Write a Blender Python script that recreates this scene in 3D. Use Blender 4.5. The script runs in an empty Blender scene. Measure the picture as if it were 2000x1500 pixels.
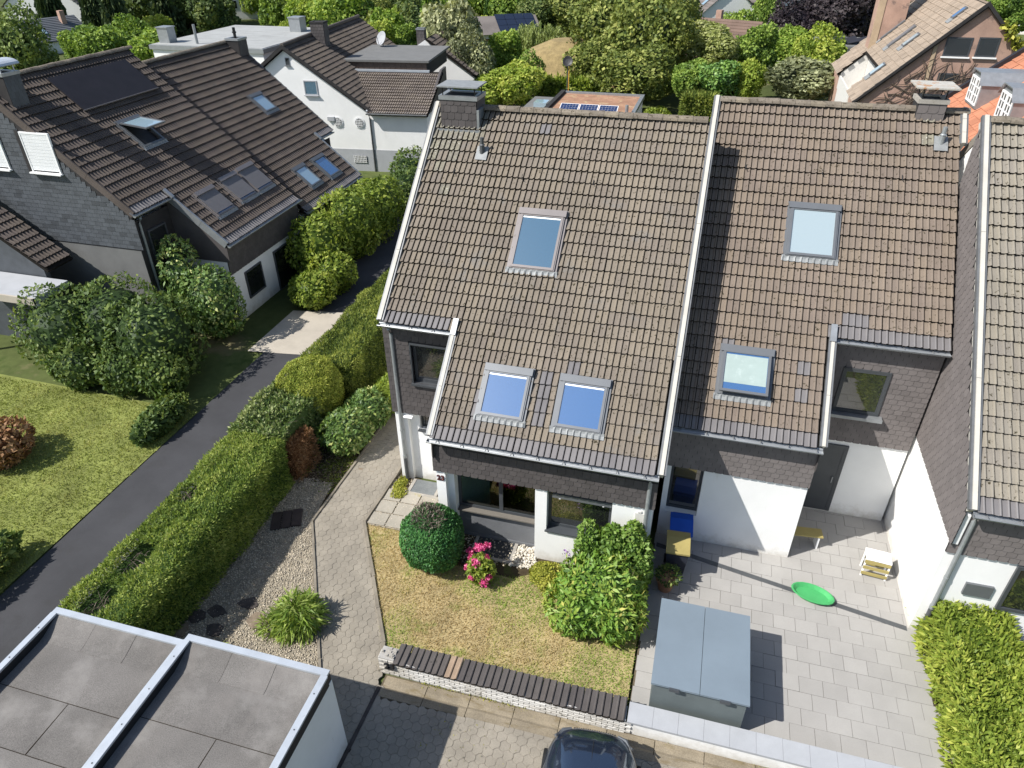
import bpy, math, random
import numpy as np
from mathutils import Matrix, Vector

# ---------------------------------------------------------------- camera, sky, sun, exposure
S = bpy.context.scene
COL = S.collection
CAMP = np.array([7.5395, -12.727, 14.2535]); YAW, PIT, ROL, FPX = -0.2742, 0.5889, -0.0083, 1386.4
_f = np.array([math.sin(YAW)*math.cos(PIT), math.cos(YAW)*math.cos(PIT), -math.sin(PIT)])
_r = np.array([math.cos(YAW), -math.sin(YAW), 0.0]); _u = np.cross(_r, _f)
_r2 = math.cos(ROL)*_r+math.sin(ROL)*_u; _u2 = -math.sin(ROL)*_r+math.cos(ROL)*_u
cam_d = bpy.data.cameras.new("camera"); cam = bpy.data.objects.new("camera", cam_d); COL.objects.link(cam)
cam_d.sensor_width = 36.0; cam_d.lens = 36.0*FPX/2000.0; cam_d.clip_start = 0.1; cam_d.clip_end = 3000
mw = Matrix.Identity(4)
for i in range(3):
    mw[i][0] = _r2[i]; mw[i][1] = _u2[i]; mw[i][2] = -_f[i]; mw[i][3] = CAMP[i]
cam.matrix_world = mw
S.camera = cam
SUN = Vector((-1.93, -1.36, 2.5)).normalized()
wd = bpy.data.worlds.new("World"); S.world = wd; wd.use_nodes = True
nt = wd.node_tree; nt.nodes.clear()
sky = nt.nodes.new("ShaderNodeTexSky"); sky.sky_type = 'NISHITA'; sky.sun_disc = False
sky.sun_elevation = math.asin(SUN.z); sky.sun_rotation = math.atan2(SUN.x, SUN.y)
bg = nt.nodes.new("ShaderNodeBackground"); bg.inputs[1].default_value = 0.108
wo = nt.nodes.new("ShaderNodeOutputWorld")
nt.links.new(sky.outputs[0], bg.inputs[0]); nt.links.new(bg.outputs[0], wo.inputs[0])
sl = bpy.data.lights.new("sun", 'SUN'); sl.energy = 5.0; sl.angle = math.radians(0.5); sl.color = (1.0, 0.97, 0.92)
so = bpy.data.objects.new("sun", sl); COL.objects.link(so)
so.rotation_euler = SUN.to_track_quat('Z', 'Y').to_euler(); so.location = (-20, -20, 40)
S.view_settings.view_transform = 'Standard'; S.view_settings.look = 'None'
S.view_settings.exposure = 0.48; S.view_settings.gamma = 1.0; S.view_settings.use_curve_mapping = False
S.cycles.max_bounces = 6; S.cycles.transparent_max_bounces = 8

# ---------------------------------------------------------------- helpers
rng = np.random.default_rng(7); random.seed(7)
def screen(P):
    d = (np.asarray(P, float).reshape(-1, 3)-CAMP)
    x = d@_r2; y = d@_u2; z = d@_f
    zz = np.where(z < .1, .1, z)
    return 1000+FPX*x/zz, 750-FPX*y/zz, z

def _nodes(name):
    m = bpy.data.materials.new(name); m.use_nodes = True; t = m.node_tree; t.nodes.clear()
    o = t.nodes.new("ShaderNodeOutputMaterial"); return m, t, o
def _n(t, k, **kw):
    n = t.nodes.new(k)
    for a, b in kw.items(): setattr(n, a, b)
    return n
def _mix(t, fac, a, b, mode='MIX'):
    n = _n(t, "ShaderNodeMix", data_type='RGBA', blend_type=mode)
    for sock, v in ((n.inputs[0], fac), (n.inputs[6], a), (n.inputs[7], b)):
        if hasattr(v, 'is_output') or isinstance(v, bpy.types.NodeSocket): t.links.new(v, sock)
        elif isinstance(v, (int, float)): sock.default_value = v
        else: sock.default_value = (*v, 1)
    return n.outputs[2]
def _noise(t, scale, detail=4, rough=.6, pos=None, stretch=None):
    n = _n(t, "ShaderNodeTexNoise"); n.inputs['Scale'].default_value = scale; n.inputs['Detail'].default_value = detail
    n.inputs['Roughness'].default_value = rough
    if pos is None:
        g = _n(t, "ShaderNodeNewGeometry"); pos = g.outputs['Position']
    if stretch:
        mp = _n(t, "ShaderNodeMapping"); mp.inputs['Scale'].default_value = stretch; t.links.new(pos, mp.inputs[0]); pos = mp.outputs[0]
    t.links.new(pos, n.inputs['Vector']); return n.outputs['Fac']
def _ramp(t, v, stops):
    n = _n(t, "ShaderNodeValToRGB"); e = n.color_ramp.elements
    while len(e) < len(stops): e.new(.5)
    for i, (p, c) in enumerate(stops):
        e[i].position = p; e[i].color = (*c, 1) if not isinstance(c, (int, float)) else (c, c, c, 1)
    t.links.new(v, n.inputs[0]); return n.outputs[0]
def sc(c, k): return tuple(min(1, x*k) for x in c)

def mat(name, c, spread=.18, scale=3., fine=40., finek=.12, rough=.85, metal=0., spec=.35, rnd=0., bump=0., bscale=60., stains=None, c2=None, rc=None, orand=0., splash=None):
    """procedural surface: broad noise between two tones, fine grain, per-piece 'rnd' tone, optional stains (colour, scale, threshold)"""
    m, t, o = _nodes(name)
    b = _n(t, "ShaderNodeBsdfPrincipled"); t.links.new(b.outputs[0], o.inputs[0])
    n1 = _noise(t, scale, 5)
    lo = sc(c, 1-spread); hi = c2 if c2 else sc(c, 1+spread)
    col = _ramp(t, n1, [(.32, lo), (.68, hi)])
    if finek:
        n2 = _noise(t, fine, 3)
        col = _mix(t, 1.0, col, _ramp(t, n2, [(.25, 1-finek), (.75, 1+finek*.999 if 1+finek < 1 else 1.0)]), 'MULTIPLY')
    if rnd or rc:
        a = _n(t, "ShaderNodeAttribute"); a.attribute_name = 'rnd'
        if rc: col = _mix(t, 1.0, col, _ramp(t, a.outputs['Fac'], rc), 'MULTIPLY')
        else: col = _mix(t, 1.0, col, _ramp(t, a.outputs['Fac'], [(0, 1-rnd), (1, 1.0)]), 'MULTIPLY')
    if orand:
        oi = _n(t, "ShaderNodeObjectInfo")
        col = _mix(t, 1.0, col, _ramp(t, oi.outputs['Random'], [(0, 1-orand), (1, 1.0)]), 'MULTIPLY')
    for st in (stains or []):
        n3 = _noise(t, st[1], 6, .65, stretch=st[3] if len(st) > 3 else None)
        f = _ramp(t, n3, [(st[2], 0), (st[2]+(st[4] if len(st) > 4 else .08), 1)])
        col = _mix(t, f, col, st[0])
    if splash:   # soil splashed up the foot of a wall: dirt that stays put, ragged upper edge
        g = _n(t, "ShaderNodeNewGeometry"); sx = _n(t, "ShaderNodeSeparateXYZ"); t.links.new(g.outputs['Position'], sx.inputs[0])
        ma = _n(t, "ShaderNodeMath", operation='MULTIPLY_ADD'); ma.inputs[1].default_value = .9; t.links.new(_noise(t, 3.5, 6, .7), ma.inputs[0])
        mn = _n(t, "ShaderNodeMath", operation='MULTIPLY'); mn.inputs[1].default_value = -1.0; t.links.new(sx.outputs['Z'], mn.inputs[0]); t.links.new(mn.outputs[0], ma.inputs[2])
        col = _mix(t, _ramp(t, ma.outputs[0], [(.12, 0), (.5, .6)]), col, splash)
    t.links.new(col, b.inputs['Base Color'])
    b.inputs['Roughness'].default_value = rough; b.inputs['Metallic'].default_value = metal
    b.inputs['Specular IOR Level'].default_value = spec
    if bump:
        bn = _n(t, "ShaderNodeBump"); bn.inputs['Strength'].default_value = bump; bn.inputs['Distance'].default_value = .02
        t.links.new(_noise(t, bscale, 4), bn.inputs['Height']); t.links.new(bn.outputs[0], b.inputs['Normal'])
    return m

def leafmat(name, stops, gloss=.25, trans=.35, orand=.25, patch=None):
    """leaves: colour from per-leaf 'rnd', tone per plant, light let through"""
    m, t, o = _nodes(name)
    a = _n(t, "ShaderNodeAttribute"); a.attribute_name = 'rnd'
    col = _ramp(t, a.outputs['Fac'], stops)
    if orand:
        oi = _n(t, "ShaderNodeObjectInfo")
        col = _mix(t, 1.0, col, _ramp(t, oi.outputs['Random'], [(0, (1-orand, 1-orand*.8, 1-orand)), (1, 1.0)]), 'MULTIPLY')
    if patch:
        n3 = _noise(t, patch[1], 4); f = _ramp(t, n3, [(patch[2], 0), (patch[2]+.12, 1)]); col = _mix(t, f, col, patch[0])
    d = _n(t, "ShaderNodeBsdfPrincipled"); d.inputs['Roughness'].default_value = .55; d.inputs['Specular IOR Level'].default_value = gloss
    tr = _n(t, "ShaderNodeBsdfTranslucent"); mx = _n(t, "ShaderNodeMixShader"); mx.inputs[0].default_value = trans
    t.links.new(col, d.inputs['Base Color'])
    t.links.new(_mix(t, 1.0, col, (1.0, 1.0, .55), 'MULTIPLY'), tr.inputs[0])
    t.links.new(d.outputs[0], mx.inputs[1]); t.links.new(tr.outputs[0], mx.inputs[2]); t.links.new(mx.outputs[0], o.inputs[0])
    return m

def glassmat(name, base, refl=.35, rough=.03, tint=(1, 1, 1)):
    """coated pane: mirror coat over a dark interior tone"""
    m, t, o = _nodes(name)
    d = _n(t, "ShaderNodeBsdfPrincipled"); d.inputs['Roughness'].default_value = .25
    d.inputs['Base Color'].default_value = (*base, 1)
    g = _n(t, "ShaderNodeBsdfGlossy"); g.inputs['Roughness'].default_value = rough; g.inputs[0].default_value = (*tint, 1)
    mx = _n(t, "ShaderNodeMixShader"); mx.inputs[0].default_value = refl
    t.links.new(d.outputs[0], mx.inputs[1]); t.links.new(g.outputs[0], mx.inputs[2]); t.links.new(mx.outputs[0], o.inputs[0])
    return m
def clearglass(name, refl=.22):
    m, t, o = _nodes(name)
    d = _n(t, "ShaderNodeBsdfTransparent"); d.inputs[0].default_value = (.62, .68, .66, 1)
    g = _n(t, "ShaderNodeBsdfGlossy"); g.inputs['Roughness'].default_value = .02
    mx = _n(t, "ShaderNodeMixShader"); mx.inputs[0].default_value = refl
    t.links.new(d.outputs[0], mx.inputs[1]); t.links.new(g.outputs[0], mx.inputs[2]); t.links.new(mx.outputs[0], o.inputs[0])
    return m

class MB:
    """collects polygons; build() links them as ONE mesh object"""
    def __init__(s): s.v = []; s.f = []; s.m = []; s.r = []
    def add(s, vs, fs, mi=0, r=.5):
        k = len(s.v); s.v.extend([tuple(map(float, p)) for p in vs])
        for f in fs: s.f.append([k+i for i in f]); s.m.append(mi); s.r.append(r)
        return s
    def box(s, x0, x1, y0, y1, z0, z1, mi=0, T=None, r=.5):
        vs = [(x, y, z) for z in (z0, z1) for y in (y0, y1) for x in (x0, x1)]
        if T is not None: vs = [T@Vector(p) for p in vs]
        return s.add(vs, [(0, 2, 3, 1), (4, 5, 7, 6), (0, 1, 5, 4), (2, 6, 7, 3), (0, 4, 6, 2), (1, 3, 7, 5)], mi, r)
    def prism(s, poly, ax, a, b, mi=0, T=None, r=.5):
        """2-D polygon extruded along axis ax (0:x from (y,z), 1:y from (x,z), 2:z from (x,y))"""
        def p3(p, h): return {0: (h, p[0], p[1]), 1: (p[0], h, p[1]), 2: (p[0], p[1], h)}[ax]
        n = len(poly); vs = [p3(p, a) for p in poly]+[p3(p, b) for p in poly]
        if T is not None: vs = [T@Vector(p) for p in vs]
        fs = [tuple(range(n))[::-1], tuple(range(n, 2*n))]+[(i, (i+1) % n, n+(i+1) % n, n+i) for i in range(n)]
        return s.add(vs, fs, mi, r)
    def tube(s, pts, r, n=8, mi=0, cap=True):
        pts = [Vector(p) for p in pts]; rr = r if isinstance(r, (list, tuple)) else [r]*len(pts); vs = []; fs = []
        for i, p in enumerate(pts):
            d = (pts[min(i+1, len(pts)-1)]-pts[max(i-1, 0)]).normalized()
            a = d.orthogonal().normalized() if abs(d.z) < .99 else Vector((1, 0, 0)); b = d.cross(a)
            for k in range(n):
                w = 2*math.pi*k/n; vs.append(p+(a*math.cos(w)+b*math.sin(w))*rr[i])
        for i in range(len(pts)-1):
            for k in range(n): fs.append((i*n+k, i*n+(k+1) % n, (i+1)*n+(k+1) % n, (i+1)*n+k))
        if cap: fs += [tuple(range(n))[::-1], tuple(range((len(pts)-1)*n, len(pts)*n))]
        return s.add(vs, fs, mi)
    def lathe(s, prof, c=(0, 0, 0), n=16, mi=0):
        vs = [(c[0]+r*math.cos(2*math.pi*k/n), c[1]+r*math.sin(2*math.pi*k/n), c[2]+z) for r, z in prof for k in range(n)]
        fs = [(i*n+k, i*n+(k+1) % n, (i+1)*n+(k+1) % n, (i+1)*n+k) for i in range(len(prof)-1) for k in range(n)]
        return s.add(vs, fs, mi)
    def arr(s): return dict(V=np.array(s.v), F=s.f, MI=s.m, R=s.r)
    def build(s, name, mats, parent=None, smooth=False, **tags):
        return link(mesh(name, np.array(s.v, float), s.f, mats, s.m, s.r, smooth), name, parent, **tags)

def mesh(name, V, F, mats, MI=None, R=None, smooth=False):
    me = bpy.data.meshes.new(name)
    if isinstance(F, np.ndarray):
        n, k = F.shape
        me.vertices.add(len(V)); me.vertices.foreach_set('co', np.ascontiguousarray(V, np.float32).ravel())
        me.loops.add(n*k); me.loops.foreach_set('vertex_index', F.astype(np.int32).ravel())
        me.polygons.add(n); me.polygons.foreach_set('loop_start', np.arange(0, n*k, k, dtype=np.int32))
        me.update(calc_edges=True)
    else: me.from_pydata([tuple(p) for p in V], [], F)
    for m in (mats if isinstance(mats, (list, tuple)) else [mats]): me.materials.append(m)
    if MI is not None and np.max(MI) > 0: me.polygons.foreach_set('material_index', np.array(MI, np.int32))
    if R is not None:
        a = me.attributes.new('rnd', 'FLOAT', 'FACE'); a.data.foreach_set('value', np.array(R, np.float32))
    if smooth: me.polygons.foreach_set('use_smooth', np.ones(len(me.polygons), bool))
    me.update(); return me
def link(me, name, parent=None, label=None, cat=None, group=None, kind=None):
    o = bpy.data.objects.new(name, me); COL.objects.link(o)
    if parent is not None: o.parent = parent
    if label: o['label'] = label
    if cat: o['category'] = cat
    if group: o['group'] = group
    if kind: o['kind'] = kind
    return o
def thing(name, label, cat, loc=(0, 0, 0), rz=0., group=None):
    o = link(None, name, None, label, cat, group); o.location = loc; o.rotation_euler = (0, 0, rz); o.empty_display_size = .3
    return o
def wm(o):   # world matrix of a freshly built root (no depsgraph needed)
    return Matrix.Translation(o.location)@o.rotation_euler.to_matrix().to_4x4()

def concat(variants, places):
    Vs = []; Fs = []; MI = []; R = []; k = 0
    for T, vi in places:
        a = variants[vi]; T = np.array(T); V = a['V']@T[:3, :3].T+T[:3, 3]
        Vs.append(V); Fs += [[i+k for i in f] for f in a['F']]; MI += a['MI']; R += a['R']; k += len(V)
    return np.concatenate(Vs), Fs, MI, R
def pieces(name, parent, variants, places, mats, W=None, limit=300, rest=None, keep=None):
    """alike pieces as parts: the `limit` showing largest in the photo become objects of their own, the others one joined part"""
    if not places: return
    P = np.array([np.array(T)[:3, 3] for T, _ in places])
    if W is not None: Wn = np.array(W); P = P@Wn[:3, :3].T+Wn[:3, 3]
    x, y, z = screen(P)
    vis = (x > -20) & (x < 2020) & (y > -20) & (y < 1520) & (z > .2)
    score = np.where(vis, 1000./z, -z)
    if keep is not None: score = score*np.where(keep(P), 1, .05)
    order = np.argsort(-score); top = [i for i in order[:limit] if vis[i]]; low = [i for i in order if i not in set(top)]
    me = {}
    for i in top:
        T, vi = places[i]
        if vi not in me:
            a = variants[vi]; me[vi] = mesh(name, a['V'], a['F'], mats, a['MI'], a['R'])
        o = link(me[vi], name, parent); o.matrix_basis = T
    if low:
        V, F, MI, R = concat(variants, [places[i] for i in low])
        link(mesh(rest or name+'_rest', V, F, mats, MI, R), rest or name+'_rest', parent, kind='stuff')

def leaves(P, N, L, Wd, spread=.8, r=None, up=0., shell=False):
    """one diamond leaf (quad) per point; blades grow along N, shell leaves lie roughly facing along N"""
    n = len(P)
    if shell:
        t = np.cross(N, rng.normal(0, 1, (n, 3))); t /= np.linalg.norm(t, axis=1, keepdims=True)+1e-9
        d = t+N*rng.uniform(.1, .9, n)[:, None]; d[:, 2] += up
    else: d = N+rng.normal(0, spread, (n, 3)); d[:, 2] += up
    d /= np.linalg.norm(d, axis=1, keepdims=True)+1e-9
    s = np.cross(d, N+rng.normal(0, spread*.6, (n, 3)) if shell else rng.normal(0, 1, (n, 3))); s /= np.linalg.norm(s, axis=1, keepdims=True)+1e-9
    z_ = rng.uniform(.5, 1.45, n); l = (L*z_*rng.uniform(.85, 1.15, n))[:, None]; w = (Wd*z_*rng.uniform(.85, 1.15, n))[:, None]
    V = np.stack([P, P+d*l*.5+s*w*.5, P+d*l, P+d*l*.5-s*w*.5], 1).reshape(-1, 3)
    F = np.arange(4*n).reshape(n, 4)
    R = rng.uniform(0, 1, n) if r is None else np.clip(r+rng.normal(0, .13, n), 0, 1)
    return V, F, R
def join(parts):
    Vs = []; Fs = []; Rs = []; k = 0
    for V, F, R in parts: Vs.append(V); Fs.append(F+k); Rs.append(R); k += len(V)
    return np.concatenate(Vs), np.concatenate(Fs), np.concatenate(Rs)
def sph(n):
    p = rng.normal(0, 1, (n, 3)); return p/np.linalg.norm(p, axis=1, keepdims=True)
def inpoly(P, poly):
    x, y = P[:, 0], P[:, 1]; r = np.zeros(len(P), bool); n = len(poly)
    for i in range(n):
        (x0, y0), (x1, y1) = poly[i], poly[(i+1) % n]
        c = (y0 > y) != (y1 > y); r ^= c & (x < (x1-x0)*(y-y0)/((y1-y0) or 1e-9)+x0)
    return r

# ---------------------------------------------------------------- materials
TILE_RC = [(0, (.72, .73, .77)), (.2, (.88, .87, .88)), (.6, (.96, .955, .945)), (1, (1.0, .985, .94))]
MT = {}
moss = ((.045, .038, .022), 11., .605, (1, 1, 1), .03)
lich = ((.50, .48, .42), 17., .745, (1, 1, 1), .04)
MT['tile'] = mat('roof_tile_taupe', (.226, .194, .158), .1, .8, 60, .25, .9, spec=.2, rc=TILE_RC, bump=.35, bscale=90, stains=[((.17, .162, .150), 1.3, .58, None, .15), moss, lich])
MT['tile2'] = mat('roof_tile_brown', (.216, .176, .143), .12, .7, 60, .22, .9, spec=.2, rc=TILE_RC, bump=.35, bscale=90, stains=[moss, lich])
MT['tile3'] = mat('roof_tile_pale', (.262, .238, .20), .1, .7, 60, .22, .9, spec=.2, rc=TILE_RC, bump=.35, bscale=90, stains=[moss, lich])
MT['tiledark'] = mat('roof_tile_dark_brown', (.118, .098, .086), .15, .8, 60, .25, .9, spec=.2, rc=TILE_RC, bump=.35, bscale=90, stains=[((.22, .19, .15), 10, .70)])
MT['tilenew'] = mat('roof_tile_anthracite', (.165, .155, .155), .08, 2, 60, .12, .6, spec=.4, rc=[(0, (.8, .8, .82)), (1, (1, 1, 1))], bump=.1)
MT['dirtshade'] = mat('tile_shade_and_dirt', (.034, .027, .020), .3, 6, 40, .3, 1., spec=.05)  # near-black tone painting the shade of steps and rolls, along with joint grime
MT['deck'] = mat('roof_battens', (.02, .018, .016), .2, 4, rough=1., spec=.05)
MT['ridge'] = mat('ridge_tile_mossy', (.25, .215, .17), .25, 3, 50, .35, .95, spec=.15, rc=TILE_RC, bump=.6, bscale=45, stains=[((.07, .058, .04), 14, .55), ((.5, .47, .42), 28, .66)])
MT['white'] = mat('white_render', (.78, .775, .755), splash=(.40, .36, .29), spread=.035, scale=1.2, fine=90, finek=.05, rough=.9, bump=.12, bscale=120, stains=[((.66, .64, .59), 2.2, .64, (1, 1, .25), .2), ((.60, .57, .50), 5, .68, (1, 1, .15), .15)])
MT['tilelichen'] = mat('roof_tile_lichen', (.215, .20, .165), .15, .8, 60, .25, .95, spec=.1, rc=TILE_RC, bump=.4, bscale=70, stains=[((.245, .232, .175), 4, .48, None, .2), ((.46, .45, .41), 19, .60, None, .05), moss])
MT['whitewash'] = mat('white_painted_brick', (.66, .645, .61), .1, 3, 50, .2, .9, rnd=.2, bump=.3, bscale=60, stains=[((.40, .375, .33), 1.5, .46, None, .16), ((.17, .16, .14), 8, .585, (1, 1, 1), .05)])
MT['greywash'] = mat('mortar_grey_dirty', (.42, .40, .37), .2, 3, 50, .25, .95)
MT['plinth'] = mat('grey_plinth', (.36, .37, .385), .06, 2, 60, .08, .9)
MT['slate'] = mat('fibre_slate_dark', (.088, .078, .076), .1, 3, 60, .12, .7, spec=.35, rnd=.22, bump=.1)
MT['slate2'] = mat('fibre_slate_brown', (.175, .155, .148), .08, 3, 60, .1, .75, spec=.3, rnd=.14, bump=.1)
MT['slateblue'] = mat('natural_slate_grey', (.085, .094, .106), .15, 3, 40, .2, .55, spec=.5, rnd=.35, bump=.15)
MT['slateback'] = mat('slate_joint', (.03, .028, .028), .2, 4, rough=.9)
MT['verge'] = mat('weathered_cream_board', (.50, .475, .42), .08, 2, 50, .12, .8, stains=[((.36, .33, .27), 3.5, .66)])
MT['zinc'] = mat('weathered_zinc', (.33, .345, .355), .12, 4, 50, .1, .45, metal=.55, spec=.5, stains=[((.30, .31, .32), 6, .62)])
MT['zincdark'] = mat('dark_zinc_gutter', (.17, .175, .18), .15, 4, 50, .1, .5, metal=.4)
MT['zinclight'] = mat('light_zinc_coping', (.50, .535, .57), .08, 3, 50, .08, .4, metal=.35, spec=.5, stains=[((.42, .44, .46), 5, .66)])
MT['lead'] = mat('lead_flashing', (.27, .28, .28), .12, 8, 60, .15, .6, metal=.2)
MT['alu'] = mat('grey_window_cladding', (.14, .148, .158), .05, 3, 60, .05, .45, metal=.3, spec=.5)
MT['alubrown'] = mat('mauve_grey_cladding', (.205, .185, .18), .05, 3, 60, .05, .45, metal=.3, spec=.5)
MT['frame'] = mat('anthracite_frame', (.055, .06, .066), .08, 3, 60, .06, .4, spec=.5)
MT['framew'] = mat('white_frame', (.78, .78, .77), .03, 3, rough=.4, finek=0)
MT['bluepane'] = glassmat('skylight_glass_blue', (.045, .125, .29), .33, .04, (.8, .92, 1.0))
MT['darkpane'] = glassmat('skylight_glass_teal', (.03, .095, .15), .36, .05, (.8, .95, 1.0))
MT['window'] = glassmat('window_glass', (.012, .014, .014), .16, .02)
MT['clear'] = clearglass('clear_window_glass', .10)
MT['blind'] = mat('pale_blind', (.30, .37, .35), .06, 2.5, 50, .04, .6, stains=[((.35, .42, .40), 3, .55)])
MT['shade'] = mat('grey_sun_screen', (.145, .14, .145), .05, 4, 160, .15, .8)
MT['shutter'] = mat('white_roller_shutter', (.70, .71, .71), .03, 3, rough=.5, finek=.03)
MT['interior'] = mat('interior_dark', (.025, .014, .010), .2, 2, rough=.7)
MT['interiorw'] = mat('interior_plaster', (.72, .74, .72), .04, 2, rough=.9)
MT['black'] = mat('black_plastic', (.02, .02, .022), .1, 4, rough=.5)
MT['pipe'] = mat('grey_downpipe', (.33, .35, .355), .12, 5, 50, .1, .45, metal=.45)
MT['pipedark'] = mat('dark_pipe', (.10, .105, .11), .12, 5, rough=.5, metal=.3)
MT['concrete'] = mat('weathered_concrete', (.36, .335, .295), .15, 2.5, 60, .2, .95, bump=.3, stains=[((.24, .22, .18), 4, .62)])
MT['numeral'] = mat('dark_red_numeral', (.075, .018, .016), .1, 4, rough=.5)
MT['iron'] = mat('dark_iron', (.02, .02, .02), .1, 4, rough=.6)
MT['meter'] = mat('beige_meter_cover', (.62, .60, .56), .06, 8, 80, .12, .8)
# ---------------------------------------------------------------- roof tiles and slates
TH = math.radians(39.9); CT, ST = math.cos(TH), math.sin(TH); G = .345
def tile_variant(k, w=.30, ln=.385, h0=.058, dark=0, dark_faces=(4, 5, 10)):
    """double-roll concrete tile; lower end raised on the next course; material 1 paints shade and joint grime on lower edge and roll sides"""
    q = np.random.default_rng(k*13+5); pr = []
    for j in (0, .5):
        pr += [(j*w+.003, .0), (j*w+.082, .001), (j*w+.094, .024), (j*w+.113, .038), (j*w+.131, .031), (j*w+.1445, -.006)]
    n = len(pr); sk = q.normal(0, .003); tw = q.normal(0, .004)
    vs = [(x+sk, 0+q.normal(0, .003), z+h0+tw*(x/w-.5)) for x, z in pr]+[(x, ln, z*.95) for x, z in pr]+[(x+sk, .004, z+h0-.06) for x, z in pr]
    fs = [(i, i+1, n+i+1, n+i) for i in range(n-1)]; mi = [1 if i in dark_faces else dark for i in range(n-1)]  # roll sides turned from the sun take the painted shade tone
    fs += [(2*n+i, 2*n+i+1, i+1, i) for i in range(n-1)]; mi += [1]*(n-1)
    rv = q.uniform(0, 1)
    return dict(V=np.array(vs), F=[list(f) for f in fs], MI=mi, R=[float(np.clip(rv+(q.normal(0, .08) if i > 5 else 0), 0, 1)) for i in range(len(fs))])
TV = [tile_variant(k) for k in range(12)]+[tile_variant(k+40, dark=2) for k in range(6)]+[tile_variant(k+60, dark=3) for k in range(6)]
def slate_variant(k, w=.2, h=.205, cut=.055):
    q = np.random.default_rng(k+900); j = q.normal(0, .004, 6); g = .0035
    out = [(g, 0+j[0]), (w-cut, 0+j[1]), (w-cut*.4, cut*.3), (w-g, cut), (w-g, h), (g, h)]
    n = len(out); vs = [(x, -.017+y/h*.012, y) for x, y in out]+[(x, -.002+y/h*.002, y) for x, y in out]
    fs = [tuple(range(n))[::-1] if False else tuple(range(n))]+[(i, n+i, n+(i+1) % n, (i+1) % n) for i in range(4)]
    rv = q.uniform(0, 1)
    return dict(V=np.array(vs), F=[list(f) for f in fs], MI=[0]+[1]*4, R=[rv]*5)
_SV = {}
def slate_set(w, h, rect):
    if (w, h, rect) not in _SV: _SV[(w, h, rect)] = [slate_variant(k+(30 if rect else 0), w, h+.055, .012 if rect else w*.27) for k in range(10)]
    return _SV[(w, h, rect)]

def roof_frame(yr, zr):   # local: x across, y up the slope, z out of the roof; origin at ridge line
    M = Matrix.Identity(4)
    M[0][0] = 1; M[1][1] = CT; M[2][1] = ST; M[1][2] = -ST; M[2][2] = CT; M[1][3] = yr; M[2][3] = zr
    return M
def slates(parent, name, x0, x1, z0, z1, y, mats, W, holes=(), w=.2, h=.15, T=None, rect=False, clip=None, limit=300, keep=None):
    """courses of slates on a wall plane (x,z) at depth y; T maps that plane elsewhere"""
    pl = []; SVs = slate_set(w, h, rect); j = 0; z = z0
    while z < z1-.02:
        iv = [(x0, x1)]; cz = z+h/2
        for a, b, c, d in holes:
            if c-.3*h < cz < d+.3*h: iv = [p for s, e in iv for p in ((s, min(e, a)), (max(s, b), e)) if p[1]-p[0] > .03]
        for s, e in iv:
            x = x0-(.5*w if j % 2 else 0)
            while x < e-.02:
                l, r = max(x, s), min(x+w, e)
                if r-l > .03 and (not clip or clip((l+r)/2, cz)):
                    M = Matrix.Translation((l, y-.003, z))@Matrix.Diagonal(((r-l)/w, 1, 1, 1))
                    pl.append(((T@M) if T is not None else M, random.randrange(10)))
                x += w
        z += h; j += 1
    pieces('slate', parent, SVs, pl, mats, W, limit=limit, rest='slates', keep=keep)

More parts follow.
